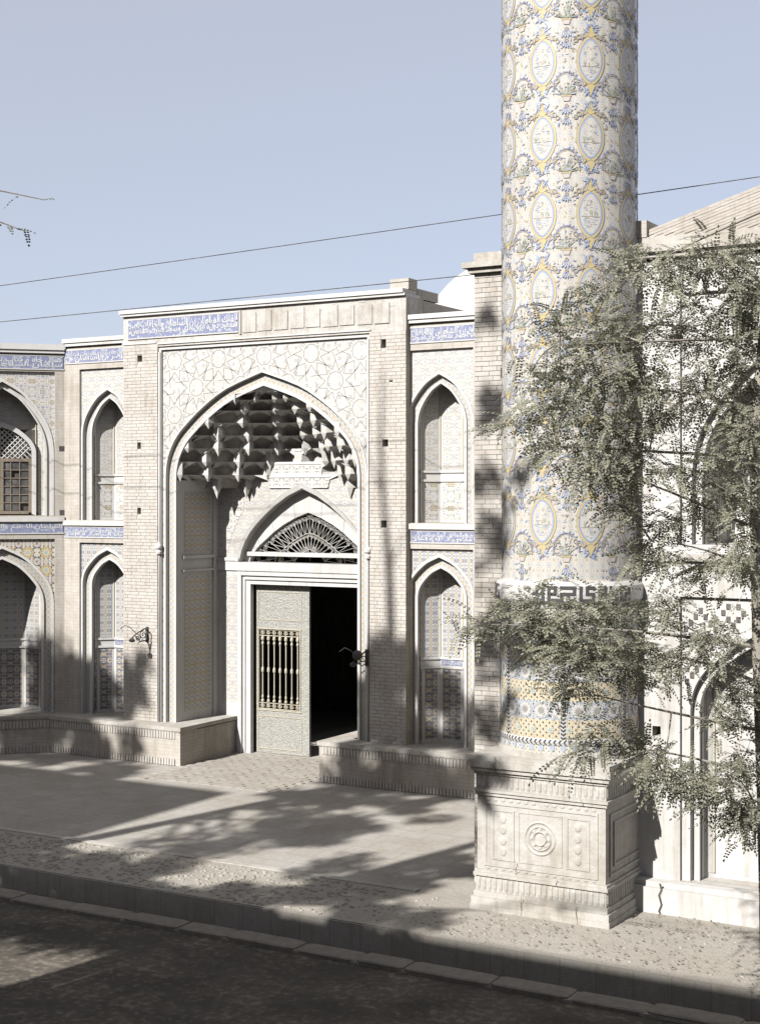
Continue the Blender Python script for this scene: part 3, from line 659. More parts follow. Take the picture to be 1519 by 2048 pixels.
for o in por.children:
    if o.name.split('.')[0] in ('door_side_wall', 'door_side_panel', 'side_cornice', 'door_architrave', 'door_lintel', 'door_head', 'tympanum_wall', 'arabesque_panel', 'tympanum_moulding', 'tympanum_border', 'tympanum_soffit', 'tympanum_joints', 'transom_bar', 'fan_grille', 'stalactite_vault', 'hall_front_wall', 'door_leaf'): o.location.x += XP
# ------------------------------------------------------------------ niche bays
def niche_bay(par, xc, fh, z0, z1, O, I, y, tl, zd, depth=.34, chamfer=.5, side=.10, lettered=False, zs0=None):
    """framed pointed niche: frame step, spandrel, tiled arch border, moulding, faceted recess"""
    zb = z0 if zs0 is None else zs0
    mb = MB(); recess(mb, xc - fh, xc + fh, z0, z1, y, y + .05); mb.build('bay_frame', 'gypsum', par)
    A = arch(*O, zb, xc); mb = MB(); spandrel(mb, xc - fh, xc + fh, z1, A, y + .05); mb.build('bay_spandrel', tl[0], par)
    R_ = arch(O[0] + .045, O[1], O[2] + .055, zb, xc); mb = MB(); mb.strip(R_, y + .036, A, y + .036).strip(R_, y + .05, R_, y + .036); mb.build('arch_rib', 'gypsum', par)
    k = .72; Mi = arch(O[0] + (I[0] - O[0]) * k, O[1] + (I[1] - O[1]) * k, O[2] + (I[2] - O[2]) * k, zb, xc); In = arch(*I, zb, xc); y1 = y + .13
    mb = MB(); mb.strip(A, y + .036, A, y1); mb.build('arch_reveal', 'gypsum', par)
    mb = MB(); mb.strip(A, y1, Mi, y1); mb.build('arch_border', tl[1], par)
    mb = MB(); mb.strip(Mi, y1, Mi, y1 - .03).strip(Mi, y1 - .03, In, y1 - .03).strip(In, y1 - .03, In, y1 + .06); mb.build('arch_moulding', 'gypsum', par)
    h = I[0]; ya = y1 + .03; pl = [(-h, ya), (-h, ya + side), (-h * chamfer, ya + depth), (h * chamfer, ya + depth), (h, ya + side), (h, ya)]; zt = I[2] + .03
    for (x0, v0), (x1, v1) in zip(pl, pl[1:]):
        L = sqrt((x1 - x0) ** 2 + (v1 - v0) ** 2)
        def pan(za, zc, mt, nm, e=0):
            ux, uy = (x1 - x0) / L, (v1 - v0) / L; ox, oy = uy * e, -ux * e; i = min(.05, L * .18) if e else 0
            p, q = (xc + x0 + ux * i + ox, v0 + uy * i + oy), (xc + x1 - ux * i + ox, v1 - uy * i + oy)
            MB().face([(p[0], p[1], za), (q[0], q[1], za), (q[0], q[1], zc), (p[0], p[1], zc)], 0, [(i, za), (L - i, za), (L - i, zc), (i, zc)]).build(nm, mt, par)
        pan(z0, zt, 'gypsum', 'niche_wall')
        if zd: pan(z0 + .06, zd - .10, tl[3], 'niche_dado', .004); pan(zd + .10, zt - .02, tl[2], 'niche_panel', .004)
        else: pan(z0 + .06, zt - .02, tl[2], 'niche_panel', .004)
        mb = MB(); mb.tube([(xc + x1, v1 - .012, (zd or z0) + .06), (xc + x1, v1 - .012, zt)], .014, 6); mb.build('corner_bead', 't_cream', par)
    if zd:
        mb = MB()
        for zz in (zd - .095, zd + .055):
            q = [(xc + a, b, zz) for a, b in pl]
            for a, b in zip(q, q[1:]):
                a, b = Vector(a), Vector(b); t = (b - a).normalized(); n_ = Vector((t.y, -t.x, 0)) * .022
                mb.face([a + n_, b + n_, b + n_ + Vector((0, 0, .04)), a + n_ + Vector((0, 0, .04))]).face([a, b, b + n_, a + n_]).face([a + n_ + Vector((0, 0, .04)), b + n_ + Vector((0, 0, .04)), b + Vector((0, 0, .04)), a + Vector((0, 0, .04))])
        mb.build('niche_ledge', 'gypsum', par)
        if lettered:
            MB().rect(xc - h * chamfer + .02, xc + h * chamfer - .02, zd - .045, zd + .045, ya + depth - .006).build('niche_band', 't_blueband', par)
            letters(par, [('السلطان بن السلطان', 0, 1)], xc - h * chamfer + .04, xc + h * chamfer - .04, zd - .04, zd + .04, ya + depth - .010)
    mb = MB().poly([(a, b) for a, b in pl], 0); mb.v = [(xc + a, c_, zt) for a, b, c_ in mb.v]; mb.build('niche_ceiling', 'gypsum', par)
    mb = MB().poly([(a, b) for a, b in pl], 0); mb.v = [(xc + a, c_, z0 + .004) for a, b, c_ in mb.v]; mb.face([(xc - fh, y + .0, z0 + .002), (xc + fh, y + .0, z0 + .002), (xc + fh, ya + .01, z0 + .002), (xc - fh, ya + .01, z0 + .002)]); mb.build('niche_floor', 'stone', par)

TXT_A = [('بن السلطان بن السلطان والخاقان', .30, 1), ('محمد شاه احمد سعيد جد امجد', 0, .58)]
TXT_B = [('كمال جاه و كتاب پاس دولت عليه ايران', .34, 1), ('سلطان السلاطين بنا نهاد و ملك', 0, .60)]
TXT_C = [('السلطان الاعظم والخاقان المكرم ناصر دين', .2, 1), ('بناه السعيد الفاخر', 0, .5)]
def wing(sgn, label):
    t = thing('niche_wall', label, 'wall', group=None); xc = sgn * 3.51; y = .12; fh = .645
    x0, x1 = sorted((sgn * 2.99, sgn * (4.68 if sgn > 0 else 4.53)))
    UZ0, UZ1, LZ0, LZ1, TOP = 4.36, 7.215, ZP, 3.935, 7.62
    holes = [] if sgn > 0 else []
    # plain brick face around the two frames
    for a, b, c_, d, nm in ((x0, xc - fh, ZP, TOP, 0), (xc + fh, x1, ZP, TOP, 0), (xc - fh, xc + fh, UZ1, TOP, 0), (xc - fh, xc + fh, LZ1, UZ0, 0)):
        MB().rect(a, b, c_, d, y).build('wall_face', 'brickwork', t)
    MB().box(x0, x1, y - .05, y + .5, 7.66, 7.72).box(x0, x1, y - .075, y + .5, 7.722, 7.80).build('cornice', 'gypsum', t)
    MB().box(x0, x1, y + .03, 1.6, TOP, 7.66).box(x0, x1, 1.1, 3.2, ZP, 7.6).build('wall_core', 'brickwork', t)
    MB().box(x0, x1, y - .05, y, 4.258, 4.352).build('string_course', 'gypsum', t)
    inscription(t, TXT_A if sgn > 0 else TXT_B[:1] + [('ناصر بن السلطان بن', 0, .6)], x0 + .03, x1 - .03, 7.345, 7.577, y - .012)
    inscription(t, TXT_C, x0 + .03, x1 - .03, 4.045, 4.222, y - .012)
    niche_bay(t, xc, fh, UZ0, UZ1, (.60, 5.95, 6.81), (.43, 5.95, 6.66), y, ('tile_floral', 'tile_border_pale', 'tile_floral', 'tile_floral_big'), 5.14)
    niche_bay(t, xc, fh, LZ0, LZ1, (.60, 3.13, 3.80), (.43, 3.10, 3.62), y, ('tile_star', 'tile_border', 'tile_star', 'tile_dado'), 2.02, lettered=True)
    return t
wing(1, 'narrow tiled wall with two stacked niches between portal and minaret')
wing(-1, 'narrow tiled wall with two stacked niches left of the portal')

# ------------------------------------------------------------------ angled walls that turn towards the street
def bars(par, segs, y, r, nm, mt):
    for (a, b), (c_, d) in segs: MB().tube([(a, y, b), (c_, y, d)], r, 4).build(nm, mt, par)
def angled(loc, rz, label, sgn, full=True):
    t = thing('angled_wall', label, 'wall', loc, rz); y = 0; Lw = 5.6 if full else 4.95
    X = lambda a: a if sgn > 0 else -a        # local x; the kink is at 0, the wall runs to -Lw (or +Lw)
    xc = X(-1.15); fh = .97; x0, x1 = sorted((X(-Lw), X(0))); TOP = 7.50
    for a, b, c_, d in ((x0, xc - fh, ZP, TOP), (xc + fh, x1, ZP, TOP), (xc - fh, xc + fh, 7.18, TOP), (xc - fh, xc + fh, 4.0, 4.44)) if full else ((x0, x1, 0, TOP),):
        MB().rect(a, b, c_, d, y).build('wall_face', 'brickwork', t)
    MB().box(x0, x1, -.05, .5, 7.53, 7.59).box(x0, x1, -.075, .5, 7.592, 7.70).build('cornice', 'gypsum', t)
    MB().box(x0, x1, .03, 2.2, TOP, 7.53).box(x0, x1, 1.6, 3., ZP, 7.5).box(x0, xc - fh - .05, .05, 1.6, ZP, 7.5).build('wall_core', 'brickwork', t)
    MB().box(x0, x1, -.05, 0, 4.33, 4.42).build('string_course', 'gypsum', t)
    if not full: return t
    MB().box(x0, x1, -.35, .02, 0, ZP - .05).box(x0, x1, -.375, .02, ZP - .05, ZP - .004).build('plinth', 'brickwork', t)
    soldiers(t, -2.4, -.2, .0, .13, -.375); soldiers(t, -2.4, -.2, .46, .60, -.37)
    inscription(t, TXT_B, -2.6, -.02, 7.235, 7.475, -.012)
    inscription(t, TXT_C[:1], -2.6, -.02, 4.115, 4.305, -.012)
    niche_bay(t, xc, fh, 4.44, 7.18, (.91, 5.60, 6.98), (.80, 5.58, 6.86), y, ('tile_floral_big', 'gypsum', 'tile_floral', 'tile_floral'), None, .45, .80, .4)
    niche_bay(t, xc, fh, ZP, 4.0, (.91, 2.75, 3.82), (.72, 2.72, 3.62), y, ('tile_star_big', 'tile_border', 'tile_star', 'tile_dado'), 1.95, .7, .6, .3)
    for cc, e in ((-.26, 5.85), (-.06, 4.5), (-.04, 5.73), (-.05, 4.55)):
        pass
    for x, z in ((-.03, 5.72), (-.02, 4.50)):
        MB().box(x - .07, x + .05, -.004, .01, z - .05, z + .05).build('putlog_hole', 'iron', t)  # no recess: thin dark plates on the face, a hole's shade put into their colour
    # window with muntins, pierced plaster lattice in its head
    wy = .56; A = arch(.56, 5.62, 6.14, 4.47, xc); B = arch(.64, 5.62, 6.24, 4.44, xc)
    mb = MB(); mb.strip(B, wy - .06, A, wy - .06).strip(B, wy - .06, B, wy + .02).strip(A, wy - .06, A, wy + .02); mb.build('window_surround', 'gypsum', t)
    MB().box(xc - .56, xc + .56, wy - .02, wy + .02, 5.48, 5.54).box(xc - .56, xc - .50, wy - .02, wy + .02, 4.5, 5.48).box(xc + .50, xc + .56, wy - .02, wy + .02, 4.5, 5.48).box(xc - .5, xc + .5, wy - .02, wy + .02, 4.47, 4.53).box(xc - .03, xc + .03, wy - .022, wy + .02, 4.53, 5.48).build('window_frame', 'wood', t)
    for i in range(1, 6):
        if i != 3: MB().box(xc - .5 + i * .1667 - .008, xc - .5 + i * .1667 + .008, wy - .012, wy + .01, 4.53, 5.48).build('muntin', 'wood', t)
    for j in range(1, 6): MB().box(xc - .5, xc + .5, wy - .014, wy + .008, 4.53 + j * .158 - .008, 4.53 + j * .158 + .008).build('muntin', 'wood', t)
    for i in range(6):
        for j in range(6):
            if (i, j) in ((4, 4), (5, 0)): continue
            x = xc - .5 + i * .1667; z = 4.53 + j * .158
            MB().rect(x + .009, x + .158, z + .009, z + .149, wy + .004 + random.uniform(0, .003)).build('pane', 'dusty_glass', t)
    for k in range(-7, 8):
        for s in (-1, 1):
            p = None; seg = []
            for q in range(0, 41):
                x = xc + k * .1 + s * (q - 20) * .02; z = 5.54 + q * .02
                if abs(x - xc) < arch_hw(z, .56, 5.62, 6.14) and z < 6.12: seg.append((x, z))
            if len(seg) > 2: MB().tube([(seg[0][0], wy, seg[0][1]), (seg[-1][0], wy, seg[-1][1])], .011, 4).build('lattice_bar', 'gypsum', t)
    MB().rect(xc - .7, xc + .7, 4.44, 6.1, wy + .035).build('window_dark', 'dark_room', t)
    return t
g = G('dusty_glass', .35, .5); n = g.noise(g.pos(), 3., 4.); g.col(g.ramp(n, [(.4, (.05, .05, .05)), (.62, (.13, .12, .11)), (.8, (.28, .26, .24))])); M['dusty_glass'] = g.m
angled((-4.53, .12, 0), radians(45), 'tiled wall turned towards the street with arched lattice window, at left edge', 1)
angled((4.68, .12, 0), radians(-68), 'plain side wall behind the minaret linking niche wall to street wall', -1, False)

# ------------------------------------------------------------------ podium benches
def podium(sgn, label):
    t = thing('brick_bench', label, 'bench'); xi = 1.42 if sgn < 0 else 1.50; xo = 4.9 if sgn < 0 else 5.3
    def S(a, b): return sorted((sgn * a, sgn * b))
    a, b = S(xi, xo); MB().box(a, b, -.33, .17, 0, .60).build('bench_wall', 'brickwork', t)
    a, b = S(xi, 1.86); MB().box(a, b, .172, 1.60, 0, .60).build('bench_return', 'brickwork', t)
    a, b = S(xi - .025, xo); MB().box(a, b, -.36, .165, .62, .69).build('coping', 'stone', t)
    a, b = S(xi - .025, 1.86); MB().box(a, b, .167, 1.60, .62, .69).build('coping', 'stone', t)
    a, b = S(xi, xo); MB().box(a, b, -.345, .16, .60, .62).build('bed_joint', 'mortar', t)
    if sgn < 0: MB().box(-5.25, -4.9, -.33, .45, 0, .684).build('corner_block', 'stone', t)
    a, b = S(xi + .05, 4.5); soldiers(t, a, b, .005, .125, -.352); soldiers(t, a, b, .47, .60, -.345)
    return t
MB().box(-5.0, -4.35, -.40, .12, .0, .682).build('corner_block', 'brickwork', [o for o in COL.objects if o.name == 'angled_wall'][0]) if False else None
podium(-1, 'brick bench left of the door, its end wall in shade'); podium(1, 'brick bench between the door and the pedestal, dappled with shade')

# ------------------------------------------------------------------ wall lamps
def lamp(x, z, label, ball=True):
    t = thing('wall_lamp', label, 'lamp', (x, -.0, z), group='lamp brackets on the portal piers')
    MB().box(-.025, .025, -.03, .0, -.16, .12).build('wall_plate', 'iron', t)
    mb = MB(); mb.tube([(0, -.02, .06), (.06, -.16, .10), (.02, -.34, .02), (-.02, -.42, -.05)], .012, 6)
    mb.tube([(p[0] * .3, -.12 + p[0], p[2]) for p in spiral(0, -.02, .08, pi / 2, 1, 1.5)], .010, 5).tube([(p[0] * .3, -.28 + p[0], p[2]) for p in spiral(0, -.06, .06, pi / 2, -1, 1.5)], .010, 5)
    mb.tube([(0, -.02, -.12), (0, -.2, -.14), (0, -.36, -.02)], .009, 5); mb.build('scroll_bracket', 'iron', t, True)
    MB().lathe([(0, -.14), (.05, -.12), (.06, -.09), (.03, -.06), (0, -.05)], 12, cy=-.42, cx=-.02).build('lamp_cup', 'iron', t, True)
    if ball: MB().lathe([(.001, -.02)] + [(.085 * sin(pi * k / 8), .06 - .085 * cos(pi * k / 8)) for k in range(1, 8)] + [(.001, .145)], 14, cy=-.42, cx=.06).build('lamp_globe', 'iron', t, True)
    MB().tube([(0, -.30, .0), (-.10, -.36, .12), (-.2, -.4, .17), (-.3, -.4, .10)], .008, 5).build('feed_cable', 'iron', t, True)
    return t
lamp(-2.42, 2.30, 'scrolled iron lamp bracket on the sunlit pier left of the arch', False); lamp(2.24, 2.12, 'scrolled iron lamp bracket with dark globe on the shaded pier by the door')

# ------------------------------------------------------------------ street wall to the right with its brick pier
YS = -4.6; sw = thing('street_wall', 'white street wall with framed arches behind the leafy tree, right of the minaret', 'wall', (.13, -.35, -.04))
x0, x1, xc, fh = 6.56, 17., 10.72, 1.53
MB().rect(7.12, xc - fh, .40, 7.55, YS).build('wall_face', 'plasterwall', sw)
hl = [(8.86, 8.96, 2.04, 2.16)]
sw_f = [o for o in sw.children][0]
bpy.data.objects.remove(sw_f)
MB().poly([(7.12, .40), (xc - fh, .40), (xc - fh, 7.55), (7.12, 7.55)], YS, 0, [[(a, c_), (b, c_), (b, d), (a, d)] for a, b, c_, d in hl]).build('wall_face', 'plasterwall', sw)
hole_boxes(sw, hl, YS)
for a, b, c_, d in ((xc + fh, x1, .40, 7.55), (xc - fh, xc + fh, 7.16, 7.55), (xc - fh, xc + fh, 3.67, 4.27)): MB().rect(a, b, c_, d, YS).build('wall_face', 'plasterwall', sw)
MB().box(6.50, x1, YS - .06, YS + .9, 7.58, 7.64).box(6.44, x1, YS - .11, YS + .9, 7.642, 7.71).box(6.56, x1, YS - .02, YS + .9, 7.712, 7.83).build('cornice', 'stone', sw)
MB().box(6.56, 7.11, YS + .05, YS + 3, 0, 7.58).box(7.12, xc - fh - .05, YS + .35, YS + 3, .0, 7.58).box(xc + fh + .05, x1, YS + .06, YS + 3, .0, 7.58).box(xc - fh, xc + fh, YS + 1.7, YS + 3, 0, 7.58).box(7.12, x1, YS + .06, YS + 2, 7.55, 7.58).build('wall_core', 'brickwork', sw)
pier(sw, 6.56, 7.10, .0, 7.58, YS, [(6.92, 6.99, 6.28, 6.40)], key=lambda q: -q[2])
MB().box(8.6, x1, YS - .22, YS + .02, 0, .34).box(8.6, x1, YS - .16, YS + .02, .34, .40).build('plinth', 'plasterwall', sw)
MB().box(8.5, x1, YS - .045, YS + .0, 4.08, 4.16).build('string_course', 'stone', sw)
MB().box(8.62, 8.80, YS - .03, YS + .4, 7.832, 8.03).build('parapet_post', 'brickwork', sw)
niche_bay(sw, xc, fh, .40, 3.67, (1.42, 2.35, 3.50), (1.33, 2.33, 3.40), YS, ('plasterwall', 'plasterwall', 'plasterwall', 'plasterwall'), None, .20, .93, .12)
niche_bay(sw, xc, fh, 4.27, 7.16, (1.40, 5.0, 6.70), (1.30, 5.0, 6.58), YS, ('plasterwall', 'plasterwall', 'plasterwall', 'plasterwall'), None, .75, .95, .6)
mb = MB()
for k in range(2): pass
# crack in the plinth
mb = MB(); pts = [(9.03, .40), (9.05, .33), (9.02, .26), (9.05, .16), (9.02, .08), (9.06, .0)]
for (a, b), (c_, d) in zip(pts, pts[1:]): mb.face([(a - .012, YS - .223, b), (a + .014, YS - .223, b), (c_ + .012, YS - .223, d), (c_ - .014, YS - .223, d)])
mb.build('plinth_crack', 'iron', sw)
# stepped lozenges of dark glazed brick on the lower spandrels
H_ = .072; W_ = .058
def lozenge(cx, cz, n, fill=False):
    for i in range(-n, n + 1):
        for j in range(-n, n + 1):
            d = abs(i) + abs(j)
            if d == n or (fill and d == n - 2) or (fill and d == 0):
                x, z = cx + i * W_, cz + j * H_
                if abs(x - xc) < fh - .03 and z < 3.62 and abs(x - xc) > arch_hw(z, 1.45, 2.35, 3.53): inst(U_DARK, sw, (x, YS + .048, z), 0, (W_ * .82, .02, H_ * .9), 'glazed_brick')
for cx, cz, n, fl in ((9.42, 3.30, 3, False), (9.80, 3.50, 2, False), (9.26, 2.84, 2, True), (12.0, 3.30, 3, False), (11.62, 3.50, 2, False)): lozenge(cx, cz, n, fl)
# low brick gable over the arched bay, its courses running up the slope
GX0, GX1, GXC, GZ0, GZ1 = 8.62, 12.82, 10.72, 7.84, 8.46
MB().poly([(GX0, GZ0), (GX1, GZ0), (GXC, GZ1)], YS + .036).poly([(GX0, GZ0), (GXC, GZ1), (GX1, GZ0)][::1], YS + .5).build('gable', 'brickwork', sw)
for k in range(17):
    z = GZ1 - k * .036; f = (z - GZ0) / (GZ1 - GZ0)
    for s_ in (-1, 1):
        xe = GXC + s_ * (GX1 - GXC) * max(f, .02); q = [(GXC, z), (xe, z - (GZ1 - GZ0) * max(f, .02)), (xe, z - (GZ1 - GZ0) * max(f, .02) + .032), (GXC, z + .032)]
        y0 = YS + .03 - .004 * (k % 2); mb = MB(); a = [(x, y0, zz) for x, zz in q]; b = [(x, YS + .5, zz) for x, zz in q]
        if s_ > 0: mb.face(a)
        else: mb.face(a[::-1])
        mb.face([a[0], b[0], b[1], a[1]]).face([a[3], a[2], b[2], b[3]]).face([a[1], b[1], b[2], a[2]]); mb.build('gable_course', 'brickwork', sw)

# pale dome beyond the roofs
dm = thing('pale_dome', 'small pale dome showing faintly behind the roof left of the minaret', 'dome', (-1.7, 14, 0))
MB().lathe([(2.3, 6.5), (2.3, 8.7)], 40).build('drum', 'gypsum', dm, True)
MB().lathe([(2.3, 8.7)] + [(2.3 * cos(t * pi / 24), 8.7 + 2.35 * sin(t * pi / 24)) for t in range(1, 12)] + [(.02, 11.06)], 48).build('shell', 'gypsum', dm, True)
# ------------------------------------------------------------------ minaret
MX, MY = 8.03, -5.13
mn = thing('minaret', 'round minaret covered in medallion tilework on a carved stone pedestal', 'minaret', (MX, MY, 0))
def rs(z): return .7925
# pedestal
pd = bpy.data.objects.new('pedestal', None); COL.objects.link(pd); pd.parent = mn
HW = .80; Y0 = -.86; Y1 = .80
def ring(o, z0, z1, nm='pedestal_course', mt='stone'): return MB().box(-HW - o, HW + o, Y0 - o, Y1, z0, z1).build(nm, mt, pd)
ring(.055, 0, .075); ring(.045, .076, .16); ring(.02, .161, .225); ring(.0, .226, .40, 'fluted_core'); ring(.025, .401, .44); ring(.01, .441, .475)
ring(-.012, .476, 1.33, 'die'); ring(.012, 1.331, 1.37); ring(.03, 1.371, 1.405); ring(.0, 1.406, 1.575, 'fluted_core'); ring(.02, 1.576, 1.61); ring(.05, 1.611, 1.66); ring(.075, 1.661, 1.74); ring(.06, 1.741, 1.80)
U_FL = unit_box('flute', 'stone', .25)
for k in range(23):
    x = -HW + (k + .5) * 2 * HW / 23
    inst(U_FL, pd, (x, Y0 + .008, .313), 0, (.046, .04, .16), 'flute'); inst(U_FL, pd, (x, Y0 + .010, 1.49), 0, (.046, .04, .155), 'flute')
    y = Y0 + (k + .5) * 1.62 / 23
    inst(U_FL, pd, (HW - .008, y, .313), 0, (.04, .046, .16), 'flute'); inst(U_FL, pd, (HW - .010, y, 1.49), 0, (.04, .046, .155), 'flute')
yf = Y0 + .012
def frame(x0, x1, z0, z1, w_, pr, nm='panel_frame'):
    MB().box(x0, x1, yf - pr, yf + .01, z0, z0 + w_).box(x0, x1, yf - pr, yf + .01, z1 - w_, z1).box(x0, x0 + w_, yf - pr + .001, yf + .01, z0 + w_, z1 - w_).box(x1 - w_, x1, yf - pr + .001, yf + .01, z0 + w_, z1 - w_).build(nm, 'stone', pd)
frame(-.70, .70, .52, 1.26, .03, .010); frame(-.60, -.32, .60, 1.18, .02, .009); frame(.32, .60, .60, 1.18, .02, .009); frame(-.27, .27, .60, 1.18, .014, .007)
for r, pr in ((.165, .012), (.115, .014), (.06, .018)):
    mb = MB().lathe([(r, 0), (r + .018, pr), (r + .035, 0)], 28); mb.v = [(x, yf - z, .90 + y) for x, y, z in mb.v]; mb.build('carved_rosette', 'stone', pd, True)
for k in range(8):
    a = 2 * pi * k / 8; mb = MB().lathe([(0, .014), (.02, .011), (.03, 0)], 8); mb.v = [(x + .105 * cos(a), yf - z, .90 + y + .105 * sin(a)) for x, y, z in mb.v]; mb.build('carved_petal', 'stone', pd)
for s in (-1, 1):
    for k in range(4):
        a = s * .46; z = .70 + k * .125; mb = MB().lathe([(0, .011), (.03, .009), (.045, 0)], 8); mb.v = [(a + x, yf - z_, z + y * 1.3) for x, y, z_ in mb.v]; mb.build('carved_leaf', 'stone', pd)
    for k in range(7):
        mb = MB().lathe([(0, .009), (.022, .007), (.032, 0)], 8); mb.v = [(s * (.08 + k * .095) + x, yf - z_, 1.29 + y * .8) for x, y, z_ in mb.v]; mb.build('carved_bead', 'stone', pd)
        mb = MB().lathe([(0, .009), (.022, .007), (.032, 0)], 8); mb.v = [(s * (.08 + k * .095) + x, yf - z_, .497 + y * .5) for x, y, z_ in mb.v]; mb.build('carved_bead', 'stone', pd)
xs = HW - .012
for (y0, y1, z0, z1) in ((-.74, .62, .54, 1.24), (-.62, .50, .64, 1.14)):
    MB().box(xs - .01, xs + .018, y0, y1, z0, z0 + .03).box(xs - .01, xs + .018, y0, y1, z1 - .03, z1).box(xs - .01, xs + .017, y0, y0 + .03, z0 + .03, z1 - .03).box(xs - .01, xs + .017, y1 - .03, y1, z0 + .03, z1 - .03).build('panel_frame', 'stone', pd)
for x, z0, z1 in ((-.30, .475, .62), (.22, .40, .476), (.52, 1.34, 1.405), (-.52, 1.61, 1.80), (.12, 1.61, 1.80), (.47, .0, .225), (-.2, .0, .225)):
    mb = MB(); p = [(x + random.uniform(-.012, .012), z0 + (z1 - z0) * t / 4) for t in range(5)]; yy = Y0 - (.078 if z0 > 1.6 else .058 if z0 < .1 else .034)
    for a, b in zip(p, p[1:]): mb.face([(a[0] - .0035, yy, a[1]), (a[0] + .0035, yy, a[1]), (b[0] + .0035, yy, b[1]), (b[0] - .0035, yy, b[1])])
    tag(mb.build('stone_crack', 't_brown', pd), kind='stuff')
# lower drum: foot, rope courses, alternating rows of mosaic
RD = .815
MB().lathe([(RD + .02, 1.80), (RD + .02, 1.86), (RD, 1.865)], 48).build('drum_foot', 'stone', mn)
mb = MB(); rows_ = [(1.865, 2.03, 2), (2.03, 2.25, 0), (2.25, 2.46, 1), (2.46, 2.68, 0), (2.68, 2.89, 1), (2.89, 3.11, 0), (3.11, 3.32, 1), (3.32, 3.56, 2)]
mats_ = ['band_yellow', 'band_blue', 'band_pale']
for z0, z1, mi in rows_:
    b = MB().lathe([(RD, z0), (RD, z1)], 48); b.mi = [0] * len(b.f); b.build('mosaic_band', mats_[mi], mn, True)
def onc(R, a, z): return (R * cos(a), R * sin(a), z)
def disc(mb, R, a, z, pts, m):
    """flat motif (local metres) laid on the drum at angle a, height z"""
    mb.face([onc(R, a + x / R, z + y) for x, y in pts][::1], m)
def petals(mb, R, a, z, n, r0, r1, w_, m, ph=0):
    for k in range(n):
        t = ph + 2 * pi * k / n; q = []
        for rr, s in ((r0, 0), ((r0 + r1) * .55, -1), (r1, 0), ((r0 + r1) * .55, 1)): q.append((rr * cos(t) - s * w_ * sin(t), rr * sin(t) + s * w_ * cos(t)))
        disc(mb, R, a, z, q, m)
def circ(r, n=14, e=1.): return [(r * cos(2 * pi * k / n), r * e * sin(2 * pi * k / n)) for k in range(n)]
rm = MB(); disc(rm, RD + .003, 0, 0, circ(.095), 1); petals(rm, RD + .006, 0, 0, 12, .025, .092, .019, 0); disc(rm, RD + .008, 0, 0, circ(.034), 2)
ROS = meshonly(rm, 'rosette', ['t_white', 't_grey', 't_line'])
rm = MB(); petals(rm, RD + .005, 0, 0, 8, .0, .05, .014, 0); disc(rm, RD + .008, 0, 0, circ(.02), 1)
ROS2 = meshonly(rm, 'small_star', ['t_cream', 't_turq'])
NR = 24
for z in (2.355, 2.785, 3.215):
    for k in range(NR): inst(ROS, mn, (0, 0, z), 2 * pi * k / NR, None, 'rosette')
for z in (2.14, 2.57, 3.0):
    for k in range(NR): inst(ROS2, mn, (0, 0, z), 2 * pi * (k + .5) / NR, None, 'small_star')
# chevron ropes (upright between the panels and round the foot)
for a in (radians(-126), radians(-72), radians(-18), radians(198)):
    mb = MB(); mb.face([onc(RD + .004, a - .05, 2.03), onc(RD + .004, a + .05, 2.03), onc(RD + .004, a + .05, 3.52), onc(RD + .004, a - .05, 3.52)], 1)
    n = 34
    for k in range(n):
        z = 2.04 + k * 1.47 / n; 
        for s in (-1, 1): disc(mb, RD + .008, a, z, [(0, .012), (s * .030, .032), (s * .030, .010), (0, -.012)][::s], 0)
    mb.build('chevron_rope', ['t_dark', 't_white'], mn)
for z in (2.0, 3.545):
    mb = MB().lathe([(RD + .006, z - .035), (RD + .014, z), (RD + .006, z + .035)], 48); mb.mi = [1] * len(mb.f)
    for k in range(90):
        a = 2 * pi * k / 90
        for s in (-1, 1): disc(mb, RD + .018, a, z, [(0, 0), (.022, s * .028), (.040, s * .028), (.018, 0)][::s], 0)
    mb.build('chevron_rope', ['t_dark', 't_white'], mn)
for k in range(40):
    a = 2 * pi * k / 40; mb = MB(); disc(mb, RD + .004, 0, 1.935, [(0, -.05), (.03, -.01), (.018, .045), (0, .06), (-.018, .045), (-.03, -.01)], 0)
    if k == 0: LOT = meshonly(mb, 'lotus_tile', ['t_lblue'])
    inst(LOT, mn, (0, 0, 0), a, None, 'lotus_tile')
# bulging band with square lettering
TR = [(RD - .01, 3.56), (.84, 3.57), (.866, 3.60), (.873, 3.68), (.866, 3.765), (.84, 3.80), (.80, 3.815)]
MB().lathe(TR, 56).build('bulging_band', 't_white', mn, True)
KUF = ['11101011101110100011101110111011', '00101010001010100010001010101000', '11101011101110111010111010111011', '10001000101000001010100010100010', '11101111101111111011101110111110']
mb = MB(); px = .036; R = .8765; ncol = int(2 * pi * R / px)
for i in range(ncol):
    if (i // 17) % 3 == 2: continue
    for j, row in enumerate(KUF):
        if row[(i + (i // 34) * 5) % 32] == '1':
            a = 2 * pi * i / ncol + .4; z = 3.77 - j * px
            mb.face([onc(R, a, z - px), onc(R, a + px / R, z - px), onc(R, a + px / R, z), onc(R, a, z)])
tag(mb.build('square_lettering', 't_dark', mn), kind='stuff')
